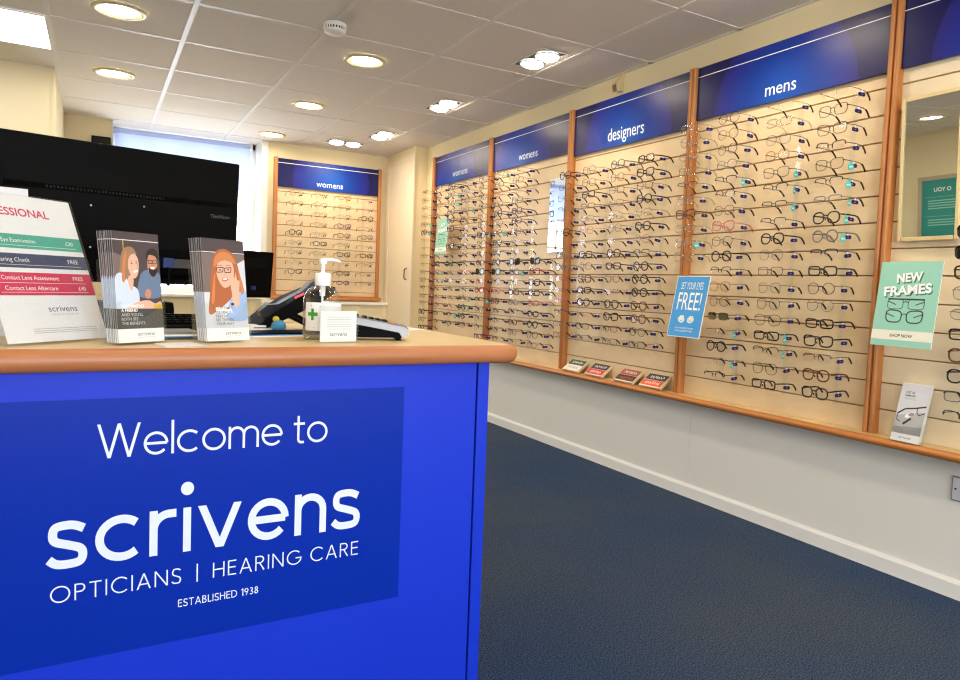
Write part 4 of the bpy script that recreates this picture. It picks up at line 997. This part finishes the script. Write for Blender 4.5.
MB().box(L0+.005,L0+.04,-.028,.028,kz(L0+.04)-.004,kz(L0+.04)+.0055,M['blackg']).build('screen',t)
for y in (-.028,.028): MB().cyl((L1-.022,y,0),(L1-.022,y,.012),.0065,.006,M['black'],12).build('foot',t)
for y in (-.028,.028): MB().cyl((L0+.015,y,0),(L0+.015,y,.012),.0065,.006,M['black'],12).build('foot',t)

# desk phone, seen from its side and back
t=thing('desk_phone','black desk phone propped on its stand','telephone',(.475,1.90,ZT),(0,0,math.radians(2)))
ang=math.radians(27)
def pr(u,v): return (u*math.cos(ang)-v*math.sin(ang)-.125,u*math.sin(ang)+v*math.cos(ang)+.008)
MB().extr([pr(u,v) for u,v in ((0,0),(.02,-.006),(.17,-.008),(.215,-.002),(.222,.012),(.205,.026),(.12,.030),(.03,.018),(.004,.010))],-.085,.085,'y',M['black']).build('body',t)
MB().extr([pr(u,v) for u,v in ((.03,.018),(.12,.031),(.20,.0275),(.212,.036),(.20,.050),(.17,.050),(.14,.040),(.07,.036),(.045,.046),(.02,.040),(.018,.026))],-.083,-.038,'y',M['blackg']).build('handset',t)
MB().extr([pr(u,v) for u,v in ((.112,.030),(.140,.0305),(.140,.0365),(.112,.0360))],-.088,-.083,'y',M['redl']).build('message_light',t)
lg=MB()
for y in (-.07,.05):
    a0=pr(.09,-.006);b0=pr(.16,-.007)
    lg.extr([a0,(a0[0]+.014,a0[1]+.004),(.062,.0),(.046,0)],y,y+.02,'y',M['black']); lg.extr([b0,(b0[0]+.014,b0[1]+.002),(.118,0),(.104,0)],y,y+.02,'y',M['black'])
lg.box(.046,.118,-.07,.07,0,.004,M['black']); lg.build('stand',t)

# bits on the counter behind the leaflets
t=thing('stress_toy','small blue rubber toy with a yellow top beside the phone','toy',(.397,1.80,ZT))
bm=bmesh.new(); bmesh.ops.create_icosphere(bm,subdivisions=3,radius=.0175); Mx=Matrix.Translation((0,0,.0165))@Matrix.Diagonal((1.05,1,.94,1)); MB().bm(bm,M['toyb'],True,Mx).build('body',t)
bm=bmesh.new(); bmesh.ops.create_icosphere(bm,subdivisions=2,radius=.0085); MB().bm(bm,M['toyy'],True,Matrix.Translation((-.007,0,.034))).build('cap',t)
t=thing('carton','flat white printed carton behind the red-haired woman leaflets','carton',(.355,1.84,ZT),(0,0,.1))
MB().box(-.055,.045,-.03,.03,0,.018,M['paper'],.0008).build('box',t)
a=Art(-.0305); a.rect(M['dark'],-.02,.03,.0105,.0130); a.rect(M['dark'],.018,.032,.0045,.0065); a.build('print',t)
t=thing('paper_stack','white papers with a blue folder edge lying on the counter','papers',(.37,1.72,ZT),(0,0,.25))
MB().box(-.10,.115,-.045,.06,0,.0025,M['paper']).build('sheet',t); MB().box(-.103,.118,-.042,.058,.0025,.005,M['folderb']).build('folder',t); MB().box(-.10,.115,-.038,.055,.005,.0085,M['black']).build('folder',t)
t=thing('loose_sheet','white sheet of paper flat at the counter edge between the leaflets','paper',(.140,1.472,ZT),(0,0,.22))
MB().box(-.034,.040,-.028,.055,0,.0006,M['paper']).build('sheet',t)
t=thing('letter_tray','stack of papers with blue and black edges behind the leaflets','papers',(.165,1.66,ZT),(0,0,.1))
MB().box(-.07,.09,-.06,.06,0,.004,M['dark']).build('tray',t)
MB().box(-.066,.085,-.055,.056,.004,.007,mat('teal_card',(40,110,140),.6)).build('sheet',t); MB().box(-.07,.08,-.058,.05,.007,.0105,M['paper']).build('sheet',t); MB().box(-.06,.02,-.05,.05,.0105,.016,mat('grey_card',(120,118,112),.6)).build('sheet',t)
t=thing('keyboard','black computer keyboard behind the leaflets','keyboard',(.10,1.87,ZT),(0,0,.16))
MB().extr([(-.07,0),(.07,0),(.07,.030),(.062,.034),(-.068,.014)],-.2,.2,'x',M['black']).build('case',t)
kk=MB()
for i in range(5):
    for j in range(20):
        x=-.185+.0185*j+.004*(i%2); y=-.05+.0235*i; z=.018+(y+.05)/.13*.019
        kk.box(x,x+.0155,y,y+.018,z-.004,z+.006,M['black'],.0015)
kk.build('keys',t)
t=thing('loose_sheet','white slip of paper at the far right corner of the counter','paper',(.805,1.955,ZT),(0,0,.5))
MB().box(-.07,.05,-.035,.035,0,.0008,M['paper']).build('sheet',t)

# big monitor seen from behind
t=thing('computer_monitor','large black monitor seen from behind on the counter','monitor',(.072,2.215,0),(0,0,math.radians(13.5)))
sc=bpy.data.objects.new('screen',None)
Wm,Hm,z0=.612,.372,.984
q=math.radians(3.5)
hd=MB(); hd.box(-Wm/2,Wm/2,0,.020,0,Hm,M['black'],.006)
hd.extr([(.0,.015),(-.018,.03),(-.030,.10),(-.030,.235),(-.004,.250),(0,.30)],-Wm/2+.02,Wm/2-.02,'x',M['black'])
for i in range(34): hd.box(-.20+.0085*i,-.196+.0085*i,-.0210,-.0060,.237,.246,M['vent'])
o=hd.build('housing',t,(0,0,z0),(q,0,0))
for x,z in ((-.10,.205),(.03,.215),(-.10,.095),(.03,.095)): MB().cyl((x,-.0305,z),(x,-.0315,z),.0026,.0026,M['silver'],10).build('screw',o)
a=Art(-.0304); a.text(M['lgrey'],'ThinkVision',.212,.203,.0105,.056); a.build('lettering',o)
MB().box(.09,.17,-.0325,-.028,.05,.075,M['dgrey']).build('port_panel',o); 
MB().box(.075,.105,-.060,-.0325,.050,.078,mat('navy_plug',(20,44,110),.5),.003).cyl((.09,-.060,.052),(.09,-.060,.0),.005,.005,M['black'],8).build('video_plug',o)
MB().box(-.045,.045,-.075,-.045,ZT+.01,z0+.12,M['black'],.004).build('neck',t)
MB().box(-.12,.10,-.19,-.03,ZT,ZT+.012,M['black'],.004).build('base',t)
MB().box(-Wm/2+.012,Wm/2-.012,.0205,.0215,.015,Hm-.012,M['blackg']).build('screen_panel',o)

# second monitor on the desk by the window
t=thing('desk','plain desk below the back window, mostly hidden','desk',(.62,4.75,0))
MB().box(-.55,.45,-.32,.32,.72,.75,M['ctop'],.003).build('desk_top',t)
for x in (-.5,.4):
    for y in (-.27,.27): MB().box(x-.025,x+.025,y-.025,y+.025,0,.72,M['dgrey']).build('leg',t)
t=thing('computer_monitor','smaller black monitor in front of the back wall display','monitor',(.785,4.75,.75),(0,0,math.radians(24)))
hd=MB().box(-.25,.25,0,.025,0,.305,M['black'],.005).extr([(0,.02),(-.02,.05),(-.02,.2),(0,.26)],-.2,.2,'x',M['black'])
o=hd.build('housing',t,(0,0,.135),(math.radians(5),0,0))
a=Art(-.0004); a.rect(M['lgrey'],.12,.17,.197,.204); a.build('lettering',o); 
MB().box(.07,.10,-.045,-.0195,.055,.08,MATS['navy_plug'],.002).build('video_plug',o)
MB().box(-.03,.03,.03,.05,.01,.30,M['black']).build('neck',t); MB().box(-.1,.1,-.06,.11,0,.012,M['black'],.003).build('base',t)

# office chair behind the counter
t=thing('office_chair','black office chair behind the counter, only its back visible','chair',(.02,2.95,0),(0,0,.1))
MB().box(-.215,.215,-.16,-.10,.56,.915,M['black'],.028).build('backrest',t)
MB().box(-.23,.23,-.18,.26,.43,.49,M['black'],.025).build('seat',t)
MB().cyl((0,.04,.08),(0,.04,.44),.028,.025,M['dgrey'],14).box(-.03,.03,-.14,-.10,.42,.62,M['dgrey']).build('column',t)
for k in range(5):
    a_=2*PI*k/5+.3; e=(.28*math.cos(a_),.04+.28*math.sin(a_),.07)
    MB().tube([(0,.04,.10),e],.018,M['dgrey'],8).build('leg',t); MB().cyl((e[0]-.015,e[1],.028),(e[0]+.015,e[1],.028),.028,.028,M['black'],14).cyl((e[0],e[1],.03),(e[0],e[1],.075),.008,.008,M['dgrey'],8).build('castor',t)
# small black box on the wall left of the window
t=thing('wall_speaker','small black box on the wall above the big monitor','speaker',(.03,YB,1.99))
MB().box(-.075,.06,-.11,0,-.02,.10,M['black'],.006).build('case',t); MB().box(-.065,.05,-.112,-.110,-.01,.09,M['vent']).build('grille',t)

# ------------------------------------------------------------------ light and camera
W=bpy.data.worlds.new('overcast_daylight'); SC.world=W; W.use_nodes=True
bg=W.node_tree.nodes['Background']; bg.inputs[0].default_value=(.93,.96,1,1); bg.inputs[1].default_value=7.0
dl=bpy.data.lights.new('shopfront_daylight','AREA'); dl.shape='RECTANGLE'; dl.size=3.5; dl.size_y=1.6; dl.energy=44; dl.color=(.92,.96,1)
o=link('shopfront_daylight',dl,None,((ox0+ox1)/2,YN-.14,(oz0+oz1)/2),(PI/2,0,0))
wl=bpy.data.lights.new('window_daylight','AREA'); wl.shape='RECTANGLE'; wl.size=1.1; wl.size_y=1.2; wl.energy=26; wl.color=(.92,.96,1)
link('window_daylight',wl,None,(.69,7.0,1.45),(-PI/2-math.radians(25),0,0))
cam=bpy.data.cameras.new('camera'); co=link('camera',cam)
f_,yaw,pit,rol,pcx,pcy=697.642,0.5242,0.0592,0.0387,19.459,-10.397
c_,s_=math.cos(yaw),math.sin(yaw); F=Vector((s_*math.cos(pit),c_*math.cos(pit),-math.sin(pit))); r_=Vector((c_,-s_,0)); u_=r_.cross(F)
r2=r_*math.cos(rol)+u_*math.sin(rol); u2=-r_*math.sin(rol)+u_*math.cos(rol)
co.matrix_world=Matrix(((r2.x,u2.x,-F.x,0),(r2.y,u2.y,-F.y,0),(r2.z,u2.z,-F.z,1.0098),(0,0,0,1)))
cam.sensor_width=36; cam.lens=f_/960*36; cam.shift_x=-pcx/960; cam.shift_y=pcy/960; cam.clip_start=.02
SC.camera=co
vs_=SC.view_settings; vs_.view_transform='Standard'; vs_.look='None'; vs_.gamma=1; vs_.use_curve_mapping=False; vs_.exposure=0.0
cy_=SC.cycles
cy_.use_denoising=True; cy_.denoising_prefilter='NONE'; cy_.use_adaptive_sampling=False; cy_.filter_width=1.2; cy_.transparent_max_bounces=48; cy_.max_bounces=10; cy_.diffuse_bounces=5; cy_.glossy_bounces=4; cy_.sample_clamp_indirect=4; cy_.sample_clamp_direct=0; cy_.blur_glossy=.6; cy_.caustics_reflective=False; cy_.caustics_refractive=False
print('glasses',NG)
